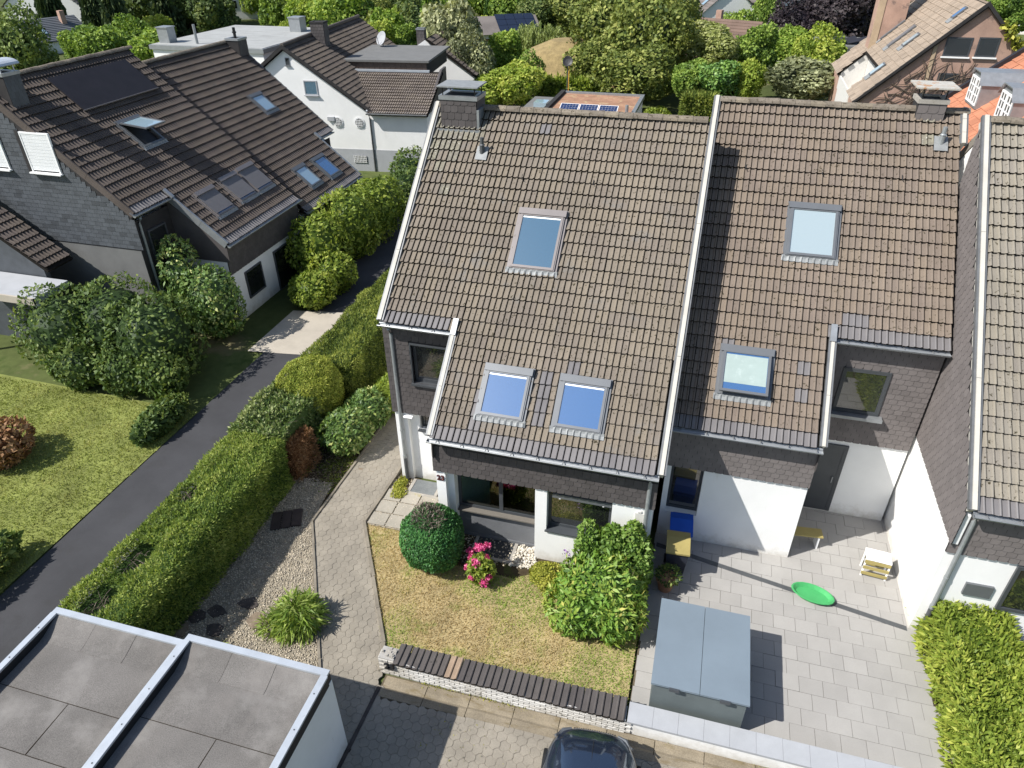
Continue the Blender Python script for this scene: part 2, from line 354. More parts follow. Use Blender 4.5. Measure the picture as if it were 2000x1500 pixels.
def skylight(root, RF, u0, u1, v0, v1, frame, pane, kind='fixed', apron=True, lead='lead'):
    """roof window as a part: curb frame with hood, pane, flashing apron; kind: fixed / ajar / open / blind"""
    T = RF@Matrix.Translation((u0, -v1, 0)); w = u1-u0; h = v1-v0
    m = MB(); t = .085; z0, z1 = -.05, .125
    m.box(0, t, 0, h, z0, z1, 0, T).box(w-t, w, 0, h, z0, z1, 0, T).box(t, w-t, 0, t, z0, z1-.01, 0, T).box(t, w-t, h-t, h, z0, z1-.01, 0, T)
    m.box(t, w-t, t, h-t, -.04, .0, 1, T)
    f = m.build('skylight', [frame, MT['black']], root)
    hd = MB().box(-.03, w+.03, h-.15, h+.02, z1-.005, z1+.035, 0, T).box(-.03, w+.03, h+.0, h+.045, -.02, z1, 0, T)
    hd.build('hood', [frame], f)
    d = .03
    if kind in ('open', 'ajar'):
        an = math.radians(34 if kind == 'open' else 7)
        TS = T@Matrix.Translation((0, h-.1, z1))@Matrix.Rotation(-an if False else an, 4, 'X')@Matrix.Translation((0, -(h-.1), 0))
        TS = T@Matrix.Translation((0, h-.1, z1))@Matrix.Rotation(-an, 4, 'X')@Matrix.Translation((0, -(h-.1), 0))
    else: TS = T@Matrix.Translation((0, 0, z1-.03))
    hi = h-.15
    s = MB(); s.box(d, d+.06, .02, hi, -.01, .045, 0, TS).box(w-d-.06, w-d, .02, hi, -.01, .045, 0, TS).box(d+.06, w-d-.06, .02, .085, -.01, .045, 0, TS).box(d+.06, w-d-.06, hi-.03, hi, -.01, .04, 0, TS)
    s.build('sash', [frame], f)
    MB().box(d+.058, w-d-.058, .083, hi-.028, .004, .018, 0, TS).build('pane', [pane], f)
    if kind == 'blind':
        MB().box(.0, w, .16, h-.05, z1+.022, z1+.036, 0, T).box(-.02, w+.02, h-.15, h+.03, z1+.035, z1+.10, 1, T).box(0, w, .13, .165, z1+.02, z1+.05, 1, T).build('sun_screen', [MT['shade'], frame], f)
    if kind == 'rail':
        MB().box(d+.07, w-d-.07, hi-.085, hi-.045, .019, .024, 0, TS).build('blind_rail', [MT['framew']], f)
    if apron:
        a = MB(); n = int((w+.16)/.025); u = [-.08+(w+.16)*i/n for i in range(n+1)]
        def zz(x):
            p = ((x+u0) % .15)/.15
            return .052+(.036*math.sin(math.pi*min(1, max(0, (p-.52)/.44))) if p > .52 else 0)
        vs = [T@Vector((x, -.135, zz(x))) for x in u]+[T@Vector((x, -.05, zz(x)*.9+.02)) for x in u]+[T@Vector((x, .01, .10)) for x in u]
        a.add(vs, [(k*(n+1)+i, k*(n+1)+i+1, (k+1)*(n+1)+i+1, (k+1)*(n+1)+i) for k in (0, 1) for i in range(n)])
        a.build('flashing_apron', [MT[lead]], f)
    MB().box(-.06, 0, -.02, h+.06, -.02, .085, 0, T).build('side_flashing', [frame], f); MB().box(w, w+.06, -.02, h+.06, -.02, .085, 0, T).build('side_flashing', [frame], f)
    return f

def gutter(root, x0, x1, y, z, m='zinc', brackets=True):
    g = MB(); n = 8; R_ = .075
    def ring(r): return [(y-.075+r*math.cos(math.pi+math.pi*i/n), z+r*math.sin(math.pi+math.pi*i/n)) for i in range(n+1)]
    a = ring(R_); b = ring(R_-.006); k = len(a)
    poly = a+b[::-1]
    vs = [(x0, *p) for p in poly]+[(x1, *p) for p in poly]; N = len(poly)
    g.add(vs, [(i, (i+1) % N, N+(i+1) % N, N+i) for i in range(N)])
    g.add([(x0, *p) for p in a], [tuple(range(k))]); g.add([(x1, *p) for p in a], [tuple(range(k))[::-1]])
    g.tube([(x0, y-.155, z+.004), (x1, y-.155, z+.004)], .011, 6)
    g.add([(x0, y-.004, z), (x1, y-.004, z), (x1, y+.11, z+.09), (x0, y+.11, z+.09)], [(0, 1, 2, 3)])
    if brackets:
        x = x0+.25
        while x < x1: g.box(x-.012, x+.012, y-.15, y, z+.002, z+.008); x += .62
    return g.build('gutter', [MT[m]], root)

def downpipe(root, x, y, z1, zg, m='pipe', jog=.0):
    g = MB(); yw = y
    g.tube([(x, y-.13, z1-.02), (x, y-.13, z1-.12), (x, yw-.02+jog, z1-.34), (x, yw-.02+jog, zg+.9)], [.085, .05, .05, .05], 10)
    g.tube([(x, yw-.02+jog, zg+1.9), (x, yw-.02+jog, zg+1.84)], .058, 10); g.tube([(x, yw-.02+jog, zg+.95), (x, yw-.02+jog, zg+.85)], .062, 10)
    p = g.build('downpipe', [MT[m]], root, smooth=False)
    MB().tube([(x, yw-.02+jog, zg+.9), (x, yw-.02+jog, zg-.1)], .056, 10).build('standpipe', [MT['pipedark']], p)
    return p

def verge(root, RF, u, v0, v1, wd=.09, up=.115, dn=.25, m='verge', joints=(.33, .7)):
    """barge board running down the slope in lengths"""
    ln = v1-v0; cuts = [0]+list(joints)+[1]
    for a, b in zip(cuts[:-1], cuts[1:]):
        T = RF@Matrix.Translation((u, -v0-ln*b+.004, 0)); L = ln*(b-a)-.008
        MB().box(-wd/2, wd/2, 0, L, -dn, up, 0, T).build('verge_board', [MT[m]], root)
    T = RF@Matrix.Translation((u, -v1, 0))
    if m == 'verge': MB().box(wd/2, wd/2+.05, 0, ln, -.02, .085, 0, T).build('verge_flashing', [MT['zincdark']], root); MB().box(-wd/2-.05, -wd/2, 0, ln, -.02, .085, 0, T).build('verge_flashing', [MT['zincdark']], root)

def chimney(root, x0, x1, y0, y1, zb, zt, W, capz=None, capm='lead', grow=.1, mats=None, back='slateback', rim='zinc', sw=.2):
    c = MB().box(x0, x1, y0, y1, zb, zt, 0).build('chimney', [MT[back]], root)
    mats = mats or [MT['slate'], MT['slateback']]
    slates(c, 'slate', x0, x1, zb+.01, zt-.1, y0, mats, W, w=sw, h=.19)
    T = Matrix(((0, -1, 0, x1-.001), (1, 0, 0, 0), (0, 0, 1, 0), (0, 0, 0, 1)))
    slates(c, 'slate', y0, y1, zb+.01, zt-.1, -.0, mats, W, w=sw, h=.19, T=Matrix(((0, -1, 0, x1), (1, 0, 0, 0), (0, 0, 1, 0), (0, 0, 0, 1))))
    r = MB(); g = .035
    for a in ((x0-g, x1+g, y0-g, y0+.1), (x0-g, x1+g, y1-.1, y1+g), (x0-g, x0+.1, y0+.1, y1-.1), (x1-.1, x1+g, y0+.1, y1-.1)): r.box(*a, zt-.07, zt+.035)
    r.box(x0+.1, x1-.1, y0+.1, y1-.1, zt-.2, zt-.06, 1)
    r.build('chimney_rim', [MT[rim], MT['black']], c)
    if capz:
        p = MB().box(x0-grow, x1+grow, y0-grow, y1+grow, capz, capz+.035)
        for x in (x0+.06, x1-.06):
            for y in (y0+.06, y1-.06): p.box(x-.012, x+.012, y-.012, y+.012, zt+.03, capz, 1)
        p.build('chimney_plate', [MT[capm], MT['iron']], c)
    return c

def terrace(name, label, loc, rz, W, xs, side, tm, slm, lights, yr=6.9, zr=9.65, zg=0., vl=27, vu=19, wall='white', ridge=True, right_verge=True, left_verge=True, hide=None, limit=300, single=False, vm='verge', rv=None):
    """row house: one long roof slope whose eave steps up over the entrance; local x along the front, -y to the front"""
    root = thing(name, label, 'house', loc, rz); M = wm(root); RF = roof_frame(yr, zr)
    yl, zl = yr-vl*G*CT, zr-vl*G*ST; yu, zu = yr-vu*G*CT, zr-vu*G*ST
    lo = (0, xs) if side == 'R' else (xs, W); up = (xs, W) if side == 'R' else (0, xs)
    if single: lo = (0, W); up = None
    fy, ey = yl+.25, yu+.24        # bay front, entrance wall
    # roof slab: deck (battens) and back slope
    d = MB()
    T = RF
    d.box(lo[0], lo[1], -vl*G+.04, 0, -.16, -.015, 0, T)
    if up: d.box(up[0]+(.001 if side == 'R' else 0), up[1], -vu*G+.04, -.001, -.16, -.0152, 0, T)
    d.prism([(yr+.06, zr-.02), (yr+6.5, zr-.02-6.5*.8), (yr+6.5, zr-.2-6.5*.8), (yr-.06, zr-.2)], 0, 0, W, 1)
    roof = d.build('roof', [MT['deck'], MT[tm]], root)
    pl = []
    for k in range(1, vl+1):
        a, b = (lo if k > vu else (0, W)) if up else lo
        n0 = a
        while n0 < b-.08:
            cu, cv = n0+.15, k*G-.17
            if not any(u0+.02 < cu < u1-.02 and v0+.02 < cv < v1-.02 for u0, u1, v0, v1, *_ in lights):
                eave = (k == vl) or (up and k == vu and up[0] <= cu < up[1])
                odd = hide and hide(n0, k)
                vi = random.randrange(12) if not (eave or odd) else (18 if odd == 2 and not eave else 12)+random.randrange(6)
                if n0+.3 <= b+.1:
                    T = RF@Matrix.Translation((n0+random.gauss(0, .0015), -k*G+random.gauss(0, .003), random.gauss(0, .002)))@Matrix.Rotation(random.gauss(0, .004), 4, 'Z')
                    pl.append((T, vi))
            n0 += .30
    pieces('roof_tile', roof, TV, pl, [MT[tm], MT['dirtshade'], MT['tilenew'], MT['tilelichen']], M, limit=limit, rest='roof_tiles')
    # ridge caps
    rc = []
    capv = []
    for k in range(6):
        q = np.random.default_rng(k+70); nn = 7; L = .40
        vs = [(x, .125*math.cos(math.pi*i/(nn-1))*(1+.1*(x > 0)), .012+.115*math.sin(math.pi*i/(nn-1))*(1+.08*(x > 0))+q.normal(0, .003)) for x in (0, L) for i in range(nn)]
        fs = [[i, i+1, nn+i+1, nn+i] for i in range(nn-1)]+[[nn+i for i in range(nn)]]
        capv.append(dict(V=np.array(vs), F=fs, MI=[0]*len(fs), R=[float(q.uniform(0, 1))]*len(fs)))
    x = .0
    while x < W-.15:
        rc.append((Matrix.Translation((x, yr, zr+.015+random.gauss(0, .004)))@Matrix.Rotation(random.gauss(0, .012), 4, 'Y'), random.randrange(6))); x += .385
    pieces('ridge_tile', roof, capv, rc, [MT['ridge']], M, rest='ridge_tiles')
    # walls: party walls (gable outlines) and fronts
    w = MB(); e = .02
    gp = [(fy+.3, zg), (yr+6, zg), (yr+6, zr-5.2), (yr, zr-.25), (fy+.3, zr-.25-(yr-fy-.3)*ST/CT)]
    w.prism(gp, 0, .02 if not up or side == 'R' else xs, .26 if not up or side == 'R' else xs+.2)
    ge = [(ey+.3, zg), (yr+6, zg), (yr+6, zr-5.2), (yr, zr-.25), (ey+.3, zr-.25-(yr-ey-.3)*ST/CT)]
    if up and side == 'L': w.prism(ge, 0, .02, .26)
    w.prism(gp if (not up or side == 'L') else ge, 0, W-.26, W-.02)
    if up and side == 'R': w.prism(gp, 0, xs-.2, xs)
    wall_o = w.build('wall', [MT[wall]], root)
    # cheek between the two eaves, verges
    if up:
        cheek = MB()
        xc = xs
        cheek.prism([(yl+.1, zl-.12), (yl+.1, zl-.75), (ey+.3, zl-.75), (ey+.3, zu+.1)], 0, xc-.02 if side == 'L' else xc-.0, xc+.0 if side == 'L' else xc+.02)
        cheek.build('cheek', [MT['slate']], root)
        verge(root, RF, xs-.005 if side == 'L' else xs+.005, vu*G-.05, vl*G-.05, wd=.075, up=.10, dn=.2, joints=(.55,), m='verge' if vm == 'verge' else 'zinc')
        MB().box(-.07, .07, -.12, .32, .05, .13, 0, RF@Matrix.Translation((xs, -vu*G, 0))).build('verge_cap', [MT['zinc']], root)
    vk = dict(m=vm) if vm == 'verge' else dict(m=vm, wd=.05, up=.07, dn=.2)
    if left_verge: verge(root, RF, -.075 if vm == 'verge' else -.03, -.12, (vu if (up and side == 'L') else vl)*G-.03, **vk)
    if right_verge: verge(root, RF, W+.055, -.12, rv or (vu if (up and side == 'R') else vl)*G-.03, **vk)
    # gutters and soffits
    gutter(root, lo[0]-.05, lo[1]+.02, yl+.02, zl-.03)
    if up: gutter(root, up[0]-(.12 if side == 'L' else -.1), up[1]-(.1 if side == 'L' else -.0), yu+.02, zu-.03)
    sf = MB().box(lo[0], lo[1], yl+.05, fy+.3, zl-.10, zl-.07, 0)
    if up: sf.box(up[0], up[1], yu+.05, ey+.3, zu-.10, zu-.07, 0)
    sf.build('soffit', [MT['slateback']], root)
    for (u0, u1, v0, v1, fr, pn, kd) in lights:
        skylight(root, RF, u0, u1, v0, v1, MT[fr], MT[pn], kd)
    for k in range(int(W/1.9)):
        T = RF@Matrix.Translation((.9+k*1.9, -2.02*1-.0, .07))
        MB().tube([T@Vector((0, .05, 0)), T@Vector((0, -.06, .01)), T@Vector((.01, -.12, .03)), T@Vector((.05, -.13, .07))], .012, 5).build('roof_hook', [MT['iron']], root)
    return root, M, RF, dict(yl=yl, zl=zl, yu=yu, zu=zu, fy=fy, ey=ey, lo=lo, up=up, wall=wall_o)

def vent(root, RF, u, v, h=.5, m='pipedark'):
    b = RF@Vector((u, -v, .05))
    g = MB().tube([b, b+Vector((0, 0, h*.55))], [.07, .07], 10).tube([b+Vector((0, 0, h*.55)), b+Vector((0, 0, h*.62)), b+Vector((0, 0, h))], [.085, .055, .055], 10)
    T = RF@Matrix.Translation((u-.16, -v-.22, .08))
    g.box(0, .32, 0, .42, 0, .012, 1, T)
    return g.build('vent_pipe', [MT[m], MT['lead']], root)

def window(root, x0, x1, z0, z1, y, frame='frame', glass='window', mull=(), t=.07, sill=None, depth=.06, name='window'):
    f = MB().box(x0, x0+t, y, y+depth, z0, z1).box(x1-t, x1, y, y+depth, z0, z1).box(x0+t, x1-t, y, y+depth, z0, z0+t).box(x0+t, x1-t, y, y+depth, z1-t, z1)
    for mx in mull: f.box(mx-t*.6, mx+t*.6, y-.005, y+depth, z0+t, z1-t)
    o = f.build(name, [MT[frame]], root)
    xs_ = [x0+t]+[v for mx in mull for v in (mx-t*.6, mx+t*.6)]+[x1-t]
    for a, b in zip(xs_[::2], xs_[1::2]):
        MB().box(a, b, y+.025, y+.037, z0+t, z1-t).build('pane', [MT[glass]], o)
    if sill: MB().box(x0-.05, x1+.05, y-sill, y+.02, z0-.045, z0-.003).build('sill', [MT[frame]], o)
    return o

def text(name, s, size, M, m, parent, ext=.012):
    cu = bpy.data.curves.new(name, 'FONT'); cu.body = s; cu.size = size; cu.extrude = ext; cu.align_x = 'CENTER'; cu.align_y = 'CENTER'; cu.offset = .006
    t = bpy.data.objects.new(name+'_c', cu); COL.objects.link(t)
    me = bpy.data.meshes.new_from_object(t.evaluated_get(bpy.context.evaluated_depsgraph_get()))
    bpy.data.objects.remove(t); me.transform(M); me.materials.clear(); me.materials.append(m)
    return link(me, name, parent)
FRONT = Matrix(((1, 0, 0, 0), (0, 0, -1, 0), (0, 1, 0, 0), (0, 0, 0, 1)))   # text plane -> wall facing -y
MT['blindpane'] = glassmat('skylight_with_pale_blind', (.33, .40, .42), .17, .06)
# ---------------------------------------------------------------- the row: three terraced houses
MSL = [MT['slate'], MT['slateback']]; MSL2 = [MT['slate2'], MT['slateback']]
def odd1(u, k):   # replaced dark tiles near the lower roof windows, lichen below the chimney
    if (k <= 3 and u < 1.4 and random.random() < .8) or (u < .75 and k < 11 and random.random() < .75-.06*k) or (k == 3 and u < 1.5): return 2
    return (24 <= k <= 26 and 2.55 < u < 2.9) or (22 <= k <= 25 and abs(u-4.35) < .2) or (k == 21 and abs(u-4.9) < .2) or random.random() < .003
L1 = [(2.98, 4.16, 3.01, 4.68, 'alubrown', 'darkpane', 'rail'), (3.0, 4.13, 7.31, 8.58, 'alu', 'bluepane', 'rail'), (4.87, 6.0, 7.31, 8.58, 'alu', 'bluepane', 'rail')]
H1, M1, RF1, D1 = terrace('terraced_house', 'house number 23 in the middle with taupe tiled roof and three blue roof windows', (0, 0, 0), 0, 7.42, 1.95, 'L', 'tile', 'slate', L1, hide=odd1)
chimney(H1, .20, 1.23, 6.38, 7.12, 8.7, 10.05, M1, 10.30, 'lead', .06)
MB().box(1.235, 1.30, 6.36, 6.95, 9.1, 9.75).box(.1, 1.34, 6.30, 6.37, 9.05, 9.22).build('chimney_flashing', [MT['zinc']], H1)
vent(H1, RF1, 1.55, 1.42, .42)
yb, ye = 0.0, 2.1
# bay front: pillars, breast walls, recessed glazing
w = MB()
w.box(1.93, 2.18, yb, yb+.5, -.1, 2.47)
w.box(2.18, 2.36, yb+.14, yb+.5, -.1, 2.47)
w.box(4.53, 4.83, yb, yb+.5, -.1, 2.47)
w.box(6.44, 7.40, yb, yb+.5, -.1, 2.47)
w.box(4.83, 6.44, yb, yb+.5, -.1, 1.10)
w.box(1.93, 7.40, yb+.01, yb+.5, 2.47, 3.5)
w.build('bay_wall', [MT['white']], H1)
MT['breast'] = mat('dark_grey_breast_wall', (.15, .155, .165), .1, 2, 60, .1, .85, stains=[((.22, .22, .22), 2, .6)])
MB().box(2.36, 4.53, yb+.36, yb+.5, -.1, .98).box(2.36, 4.53, yb+.335, yb+.36, -.1, .1).build('breast_wall', [MT['breast']], H1)
win = window(H1, 2.36, 4.53, 1.02, 2.47, yb+.38, mull=(3.53,), glass='clear', t=.085)
MT['sillbrown'] = mat('brown_grey_sill', (.15, .135, .115), .1, 3)
MB().box(2.37, 4.52, yb+.22, yb+.42, .975, 1.015).build('sill', [MT['sillbrown']], win)
win2 = window(H1, 4.83, 6.44, 1.12, 2.45, yb+.20, glass='window', t=.08)
MB().box(4.80, 6.47, yb-.06, yb+.21, 1.085, 1.118).build('sill', [MT['frame']], win2)
MB().box(4.95, 6.42, yb+.06, yb+.20, 2.19, 2.31).build('blind_box', [MT['alu']], win2)
MB().box(5.12, 5.16, yb+.055, yb+.075, 2.175, 2.192).box(6.2, 6.24, yb+.055, yb+.075, 2.175, 2.192).build('blind_clip', [MT['framew']], win2)
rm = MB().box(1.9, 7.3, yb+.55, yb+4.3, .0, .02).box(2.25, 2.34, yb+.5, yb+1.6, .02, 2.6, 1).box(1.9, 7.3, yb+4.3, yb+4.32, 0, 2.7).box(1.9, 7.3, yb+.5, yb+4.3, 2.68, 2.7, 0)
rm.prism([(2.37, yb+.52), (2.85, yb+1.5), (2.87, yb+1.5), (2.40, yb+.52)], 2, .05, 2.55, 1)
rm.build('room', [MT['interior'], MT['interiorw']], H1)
sb = MB().box(1.88, 7.44, yb-.035, yb+.01, 2.47, 3.48).build('slate_band', [MT['slateback']], H1)
slates(sb, 'slate', 1.88, 7.44, 2.47, 3.2, yb-.035, MSL, M1)
text('house_number', '23', .21, Matrix.Translation((2.055, yb-.012, 2.22))@FRONT, MT['numeral'], H1)
MB().box(7.0, 7.26, yb-.03, yb+.0, 1.97, 2.26).box(7.06, 7.14, yb-.04, yb, 2.28, 2.33).build('meter_cover', [MT['meter']], H1)
downpipe(H1, 7.26, yb-.05, 3.62, 0)
# entrance front
w = MB()
w.box(-.09, .28, ye, ye+.3, -.1, 2.48); w.box(.28, .58, ye+.15, ye+.4, -.1, 2.48)
w.box(.58, 1.12, ye+.15, ye+.4, -.1, 1.86); w.box(1.12, 1.95, ye+.15, ye+.4, -.1, 2.48)
w.box(-.09, .62, ye, ye+.3, 2.48, 5.1); w.box(.62, 1.95, ye, ye+.3, 2.48, 3.56); w.box(.62, 1.95, ye, ye+.3, 4.80, 5.1); w.box(1.7, 1.95, ye, ye+.3, 3.56, 4.8)
w.box(1.93, 1.96, ye-2, ye+.2, -.1, 3.5)
w.build('entrance_wall', [MT['white']], H1)
s2 = MB().box(-.14, .58, ye-.04, ye, 2.48, 5.15).box(.58, 1.94, ye-.04, ye, 2.48, 3.54).box(.58, 1.94, ye-.04, ye, 4.80, 5.15).build('slate_cladding', [MT['slateback']], H1)
slates(s2, 'slate', -.14, 1.94, 2.48, 5.15, ye-.04, MSL, M1, holes=[(.58, 1.8, 3.54, 4.8)])
u = window(H1, .62, 1.72, 3.58, 4.78, ye+.06, t=.09, glass='window')
MB().box(.585, .62, ye-.09, ye+.1, 3.54, 4.82).box(.62, 1.75, ye-.09, ye+.06, 4.78, 4.82).box(.56, 1.75, ye-.14, ye+.08, 3.52, 3.575).build('window_surround', [MT['frame']], u)
bw = window(H1, .58, 1.12, 1.86, 2.46, ye+.27, t=.05, glass='window', name='barred_window')
b = MB()
for i in range(5): b.box(.63+i*.1, .648+i*.1, ye+.17, ye+.188, 1.88, 2.46)
b.build('window_bars', [MT['iron']], bw); MB().box(.54, 1.14, ye+.04, ye+.3, 1.815, 1.858).build('sill', [MT['frame']], bw)
MB().prism([(ye+.15, 2.36), (ye-.10, 2.33), (ye-.12, 2.37), (ye+.15, 2.44)], 0, .20, .46).build('wall_lamp', [MT['framew']], H1)
downpipe(H1, .10, ye-.05, 5.36, 0)

L2 = [(2.12, 3.30, 1.34+1.7, 4.52, 'alu', 'blindpane', 'fixed'), (.93, 2.10, 7.12, 8.36, 'alu', 'bluepane', 'ajar')]
def odd2(u, k): return (2 if (k <= 3 and 4.5 < u < 5.6 and random.random() < .6) else 0) or (k in (22, 24) and 2.4 < u < 2.75) or (k == 21 and .75 < u < 1.1) or (k == 18 and 3.5 < u < 3.9) or random.random() < .002
H2, M2, RF2, D2 = terrace('terraced_house', 'right hand neighbour with brownish tiled roof and a pale blind in its roof window', (7.55, 1.72, .18), 0, 6.0, 3.42, 'R', 'tile2', 'slate2', L2, hide=odd2, left_verge=True, rv=.95)
T = RF2@Matrix.Translation((.93, -8.36, 0))@Matrix.Translation((0, 1.14, .125))@Matrix.Rotation(-math.radians(7), 4, 'X')@Matrix.Translation((0, -1.14, 0))
MB().box(.10, 1.07, .26, 1.02, .019, .022, 0, T).build('blind', [MT['blind']], H2)
MT['rusty'] = mat('rusty_chimney_plate', (.45, .43, .38), .1, 6, 50, .2, .8, stains=[((.35, .18, .08), 5, .52), ((.2, .09, .04), 14, .64)])
chimney(H2, 4.90, 5.56, 6.66, 7.3, 8.9, 9.97, M2, 10.27, 'rusty', .17, [MT['slate2'], MT['slateback']], rim='concrete', sw=.25)
vent(H2, RF2, 5.54, .98, .42, 'pipe')
fy, ey = D2['fy'], D2['ey']
w = MB()   # white bay with a dark window at its left, garage-like white front, recessed entrance
w.box(0.0, .14, fy, fy+.4, -.2, 2.3).box(.95, 3.42, fy, fy+.4, -.2, 2.3).box(.14, .95, fy, fy+.4, -.2, .7).box(0, 3.42, fy, fy+.4, 2.3, 3.3)
w.box(3.42, 6.0, ey, ey+.3, -.2, 5.1).box(3.2, 3.419, fy+.4, ey, -.2, 3.4)
w.build('bay_wall', [MT['white']], H2)
window(H2, .14, .95, .7, 2.3, fy+.2, t=.07)
sb = MB().box(0, 3.44, fy-.035, fy, 2.3, 3.4).build('slate_band', [MT['slateback']], H2)
slates(sb, 'slate', 0, 3.44, 2.3, 3.35, fy-.035, MSL2, M2)
s2 = MB().box(3.44, 6.0, ey-.04, ey, 2.35, 5.1).build('slate_cladding', [MT['slateback']], H2)
slates(s2, 'slate', 3.44, 6.0, 2.35, 5.1, ey-.04, MSL2, M2, holes=[(3.9, 5.0, 3.3, 4.6)])
o = window(H2, 3.9, 5.0, 3.3, 4.6, ey-.09, t=.09)
MB().box(3.8, 5.1, ey-.25, ey, 3.2, 3.29).build('sill', [MT['zinc']], o)
dr = MB().box(3.62, 4.5, ey-.05, ey+.02, -.1, 2.1).box(3.52, 3.62, ey-.06, ey+.02, -.1, 2.2).box(4.5, 4.6, ey-.06, ey+.02, -.1, 2.2).box(3.62, 4.5, ey-.06, ey+.02, 2.1, 2.2).build('front_door', [MT['frame']], H2)
MB().tube([(4.42, ey-.09, .95), (4.42, ey-.09, 1.15)], .015, 6).build('handle', [MT['zinc']], dr)

H3, M3, RF3, D3 = terrace('terraced_house', 'rightmost house at the frame edge, pale tiles and long slate clad side wall', (13.75, .15, .35), 0, 5.4, .5, 'L', 'tile3', 'slate2', [], single=True, right_verge=False)
fy = D3['fy']
w = MB().box(-.12, .02, D3['yl']+.28, 6.85, -.4, 2.62).box(-.114, 5.3, fy, fy+.3, -.4, 2.45).box(.02, 5.3, fy, fy+.3, 2.45, 3.4)
w.prism([(D3['yl']+.16, 2.6), (7.0, 2.6), (7.0, 9.4), (6.9, 9.4), (D3['yl']+.16, 3.42)], 0, -.11, .02)
w.build('side_wall', [MT['white']], H3)
TL = Matrix(((0, 1, 0, -.125), (-1, 0, 0, 0), (0, 0, 1, 0), (0, 0, 0, 1)))
sd = MB().prism([(D3['yl']+.1, 2.62), (7.0, 2.62), (7.0, 9.42), (6.9, 9.42), (D3['yl']+.1, 3.5)], 0, -.125, -.11).build('slate_cladding', [MT['slateback']], H3)
slates(sd, 'slate', -6.95, -D3['yl']-.08, 2.62, 9.5, 0, MSL2, M3, T=TL, w=.21, h=.17, clip=lambda x, z: z < 9.50-(6.9+x)*.836-.10)
sb = MB().box(-.12, 5.3, fy-.035, fy, 2.3, 3.3).build('slate_band', [MT['slateback']], H3)
slates(sb, 'slate', -.12, 5.3, 2.3, 3.3, fy-.035, MSL2, M3)
downpipe(H3, .12, fy-.05, 3.62, -.3)
window(H3, 1.3, 3.6, .9, 2.25, fy-.07, t=.08)
MB().box(.55, 1.1, fy-.06, fy, 1.15, 1.5).build('letter_box', [MT['alu']], H3)
# ---------------------------------------------------------------- ground and front garden
def sheet(name, poly, z, m, kind='structure', th=.0, **kw):
    b = MB()
    if th: b.prism(poly, 2, z-th, z)
    else: b.add([(x, y, z) for x, y in poly], [tuple(range(len(poly)))])
    return b.build(name, [m], None, kind=kind, **kw)
MT['ground'] = mat('far_gardens_ground', (.085, .105, .035), .35, .12, 3, .3, 1., spec=.1, stains=[((.16, .14, .075), .22, .58), ((.05, .075, .02), .5, .60)])
MT['soil'] = mat('soil_with_moss', (.075, .058, .035), .3, 2.5, 30, .3, 1., spec=.1, bump=.5, bscale=30, stains=[((.085, .10, .03), 2.2, .56)])
MT['lawn'] = mat('dry_lawn', (.42, .335, .175), .22, 1.6, 40, .35, 1., spec=.1, bump=.4, bscale=50, stains=[((.17, .19, .05), .9, .58)])
MT['gravelbed'] = mat('gravel_base', (.32, .28, .215), .3, 8, 70, .4, 1., spec=.1, bump=.6, bscale=50)
MT['gravel'] = mat('gravel_stones', (.62, .55, .44), .2, 3, 60, .15, .9, rc=[(0, (.40, .40, .42)), (.4, (.75, .72, .66)), (1, (1, 1, 1))])
MT['pebble'] = mat('white_pebbles', (.70, .66, .58), .12, 5, 60, .12, .8, rc=[(0, (.6, .56, .5)), (.5, (.9, .88, .84)), (1, (1, 1, 1))])
MT['paver'] = mat('concrete_paver', (.305, .272, .22), .16, 1.3, 55, .3, .92, rnd=.09, bump=.35, bscale=70, stains=[((.235, .205, .155), 1.6, .58, None, .2), ((.44, .42, .37), 14, .70)])
MT['joint'] = mat('sandy_joint', (.14, .115, .08), .3, 5, 40, .3, 1., spec=.05)
MT['slab'] = mat('exposed_aggregate_slab', (.41, .375, .31), .12, 2, 75, .35, .95, rnd=.12, bump=.4, bscale=80, stains=[((.30, .26, .14), 2.2, .6)])
MT['yardslab'] = mat('grey_yard_slab', (.345, .332, .312), .06, 1.2, 60, .1, .9, rnd=.1)
MT['asphalt'] = mat('lane_asphalt', (.052, .052, .056), .16, .7, 60, .25, .9, stains=[((.036, .035, .035), .8, .55, None, .2)])
MT['pavement'] = mat('pale_pavement', (.42, .375, .31), .1, 1., 50, .15, .95)
MT['felt'] = mat('bitumen_roof_felt', (.212, .198, .183), .16, .9, 60, .55, .95, rnd=.16, bump=.35, bscale=110, stains=[((.245, .232, .215), 1.1, .50, None, .3), ((.165, .152, .14), 1.6, .52, (1, .45, 1), .22), ((.30, .27, .2), 5, .72)])
MT['darkstone'] = mat('dark_stone_slab', (.06, .05, .045), .3, 5, 40, .2, .85, bump=.4, bscale=25)
MT['brownstone'] = mat('brown_stone', (.20, .155, .11), .25, 5, 40, .2, .9, bump=.4, bscale=25)
MT['wood'] = mat('dark_sleeper', (.050, .036, .032), .25, 4, 40, .3, .8, bump=.4, bscale=30)
MT['edging'] = mat('edging_stone', (.24, .21, .165), .2, 3, 50, .25, .95)
sheet('ground', [(-900, -300), (900, -300), (900, 1600), (-900, 1600)], -.06, MT['ground'])
sheet('lane', [(-8.1, -14), (-5.0, -14), (-5.0, 12.5), (-6.6, 30), (-9.6, 30), (-8.2, 10)], -.012, MT['asphalt'])
sheet('pavement', [(-8.85, 7.4), (-5.2, 7.9), (-5.2, 11.5), (-8.85, 10.9)], -.004, MT['pavement'])
sheet('garden_soil', [(-5.0, -6.2), (-1.5, -6.2), (-1.0, 14), (-5.0, 14)], -.03, MT['soil'])
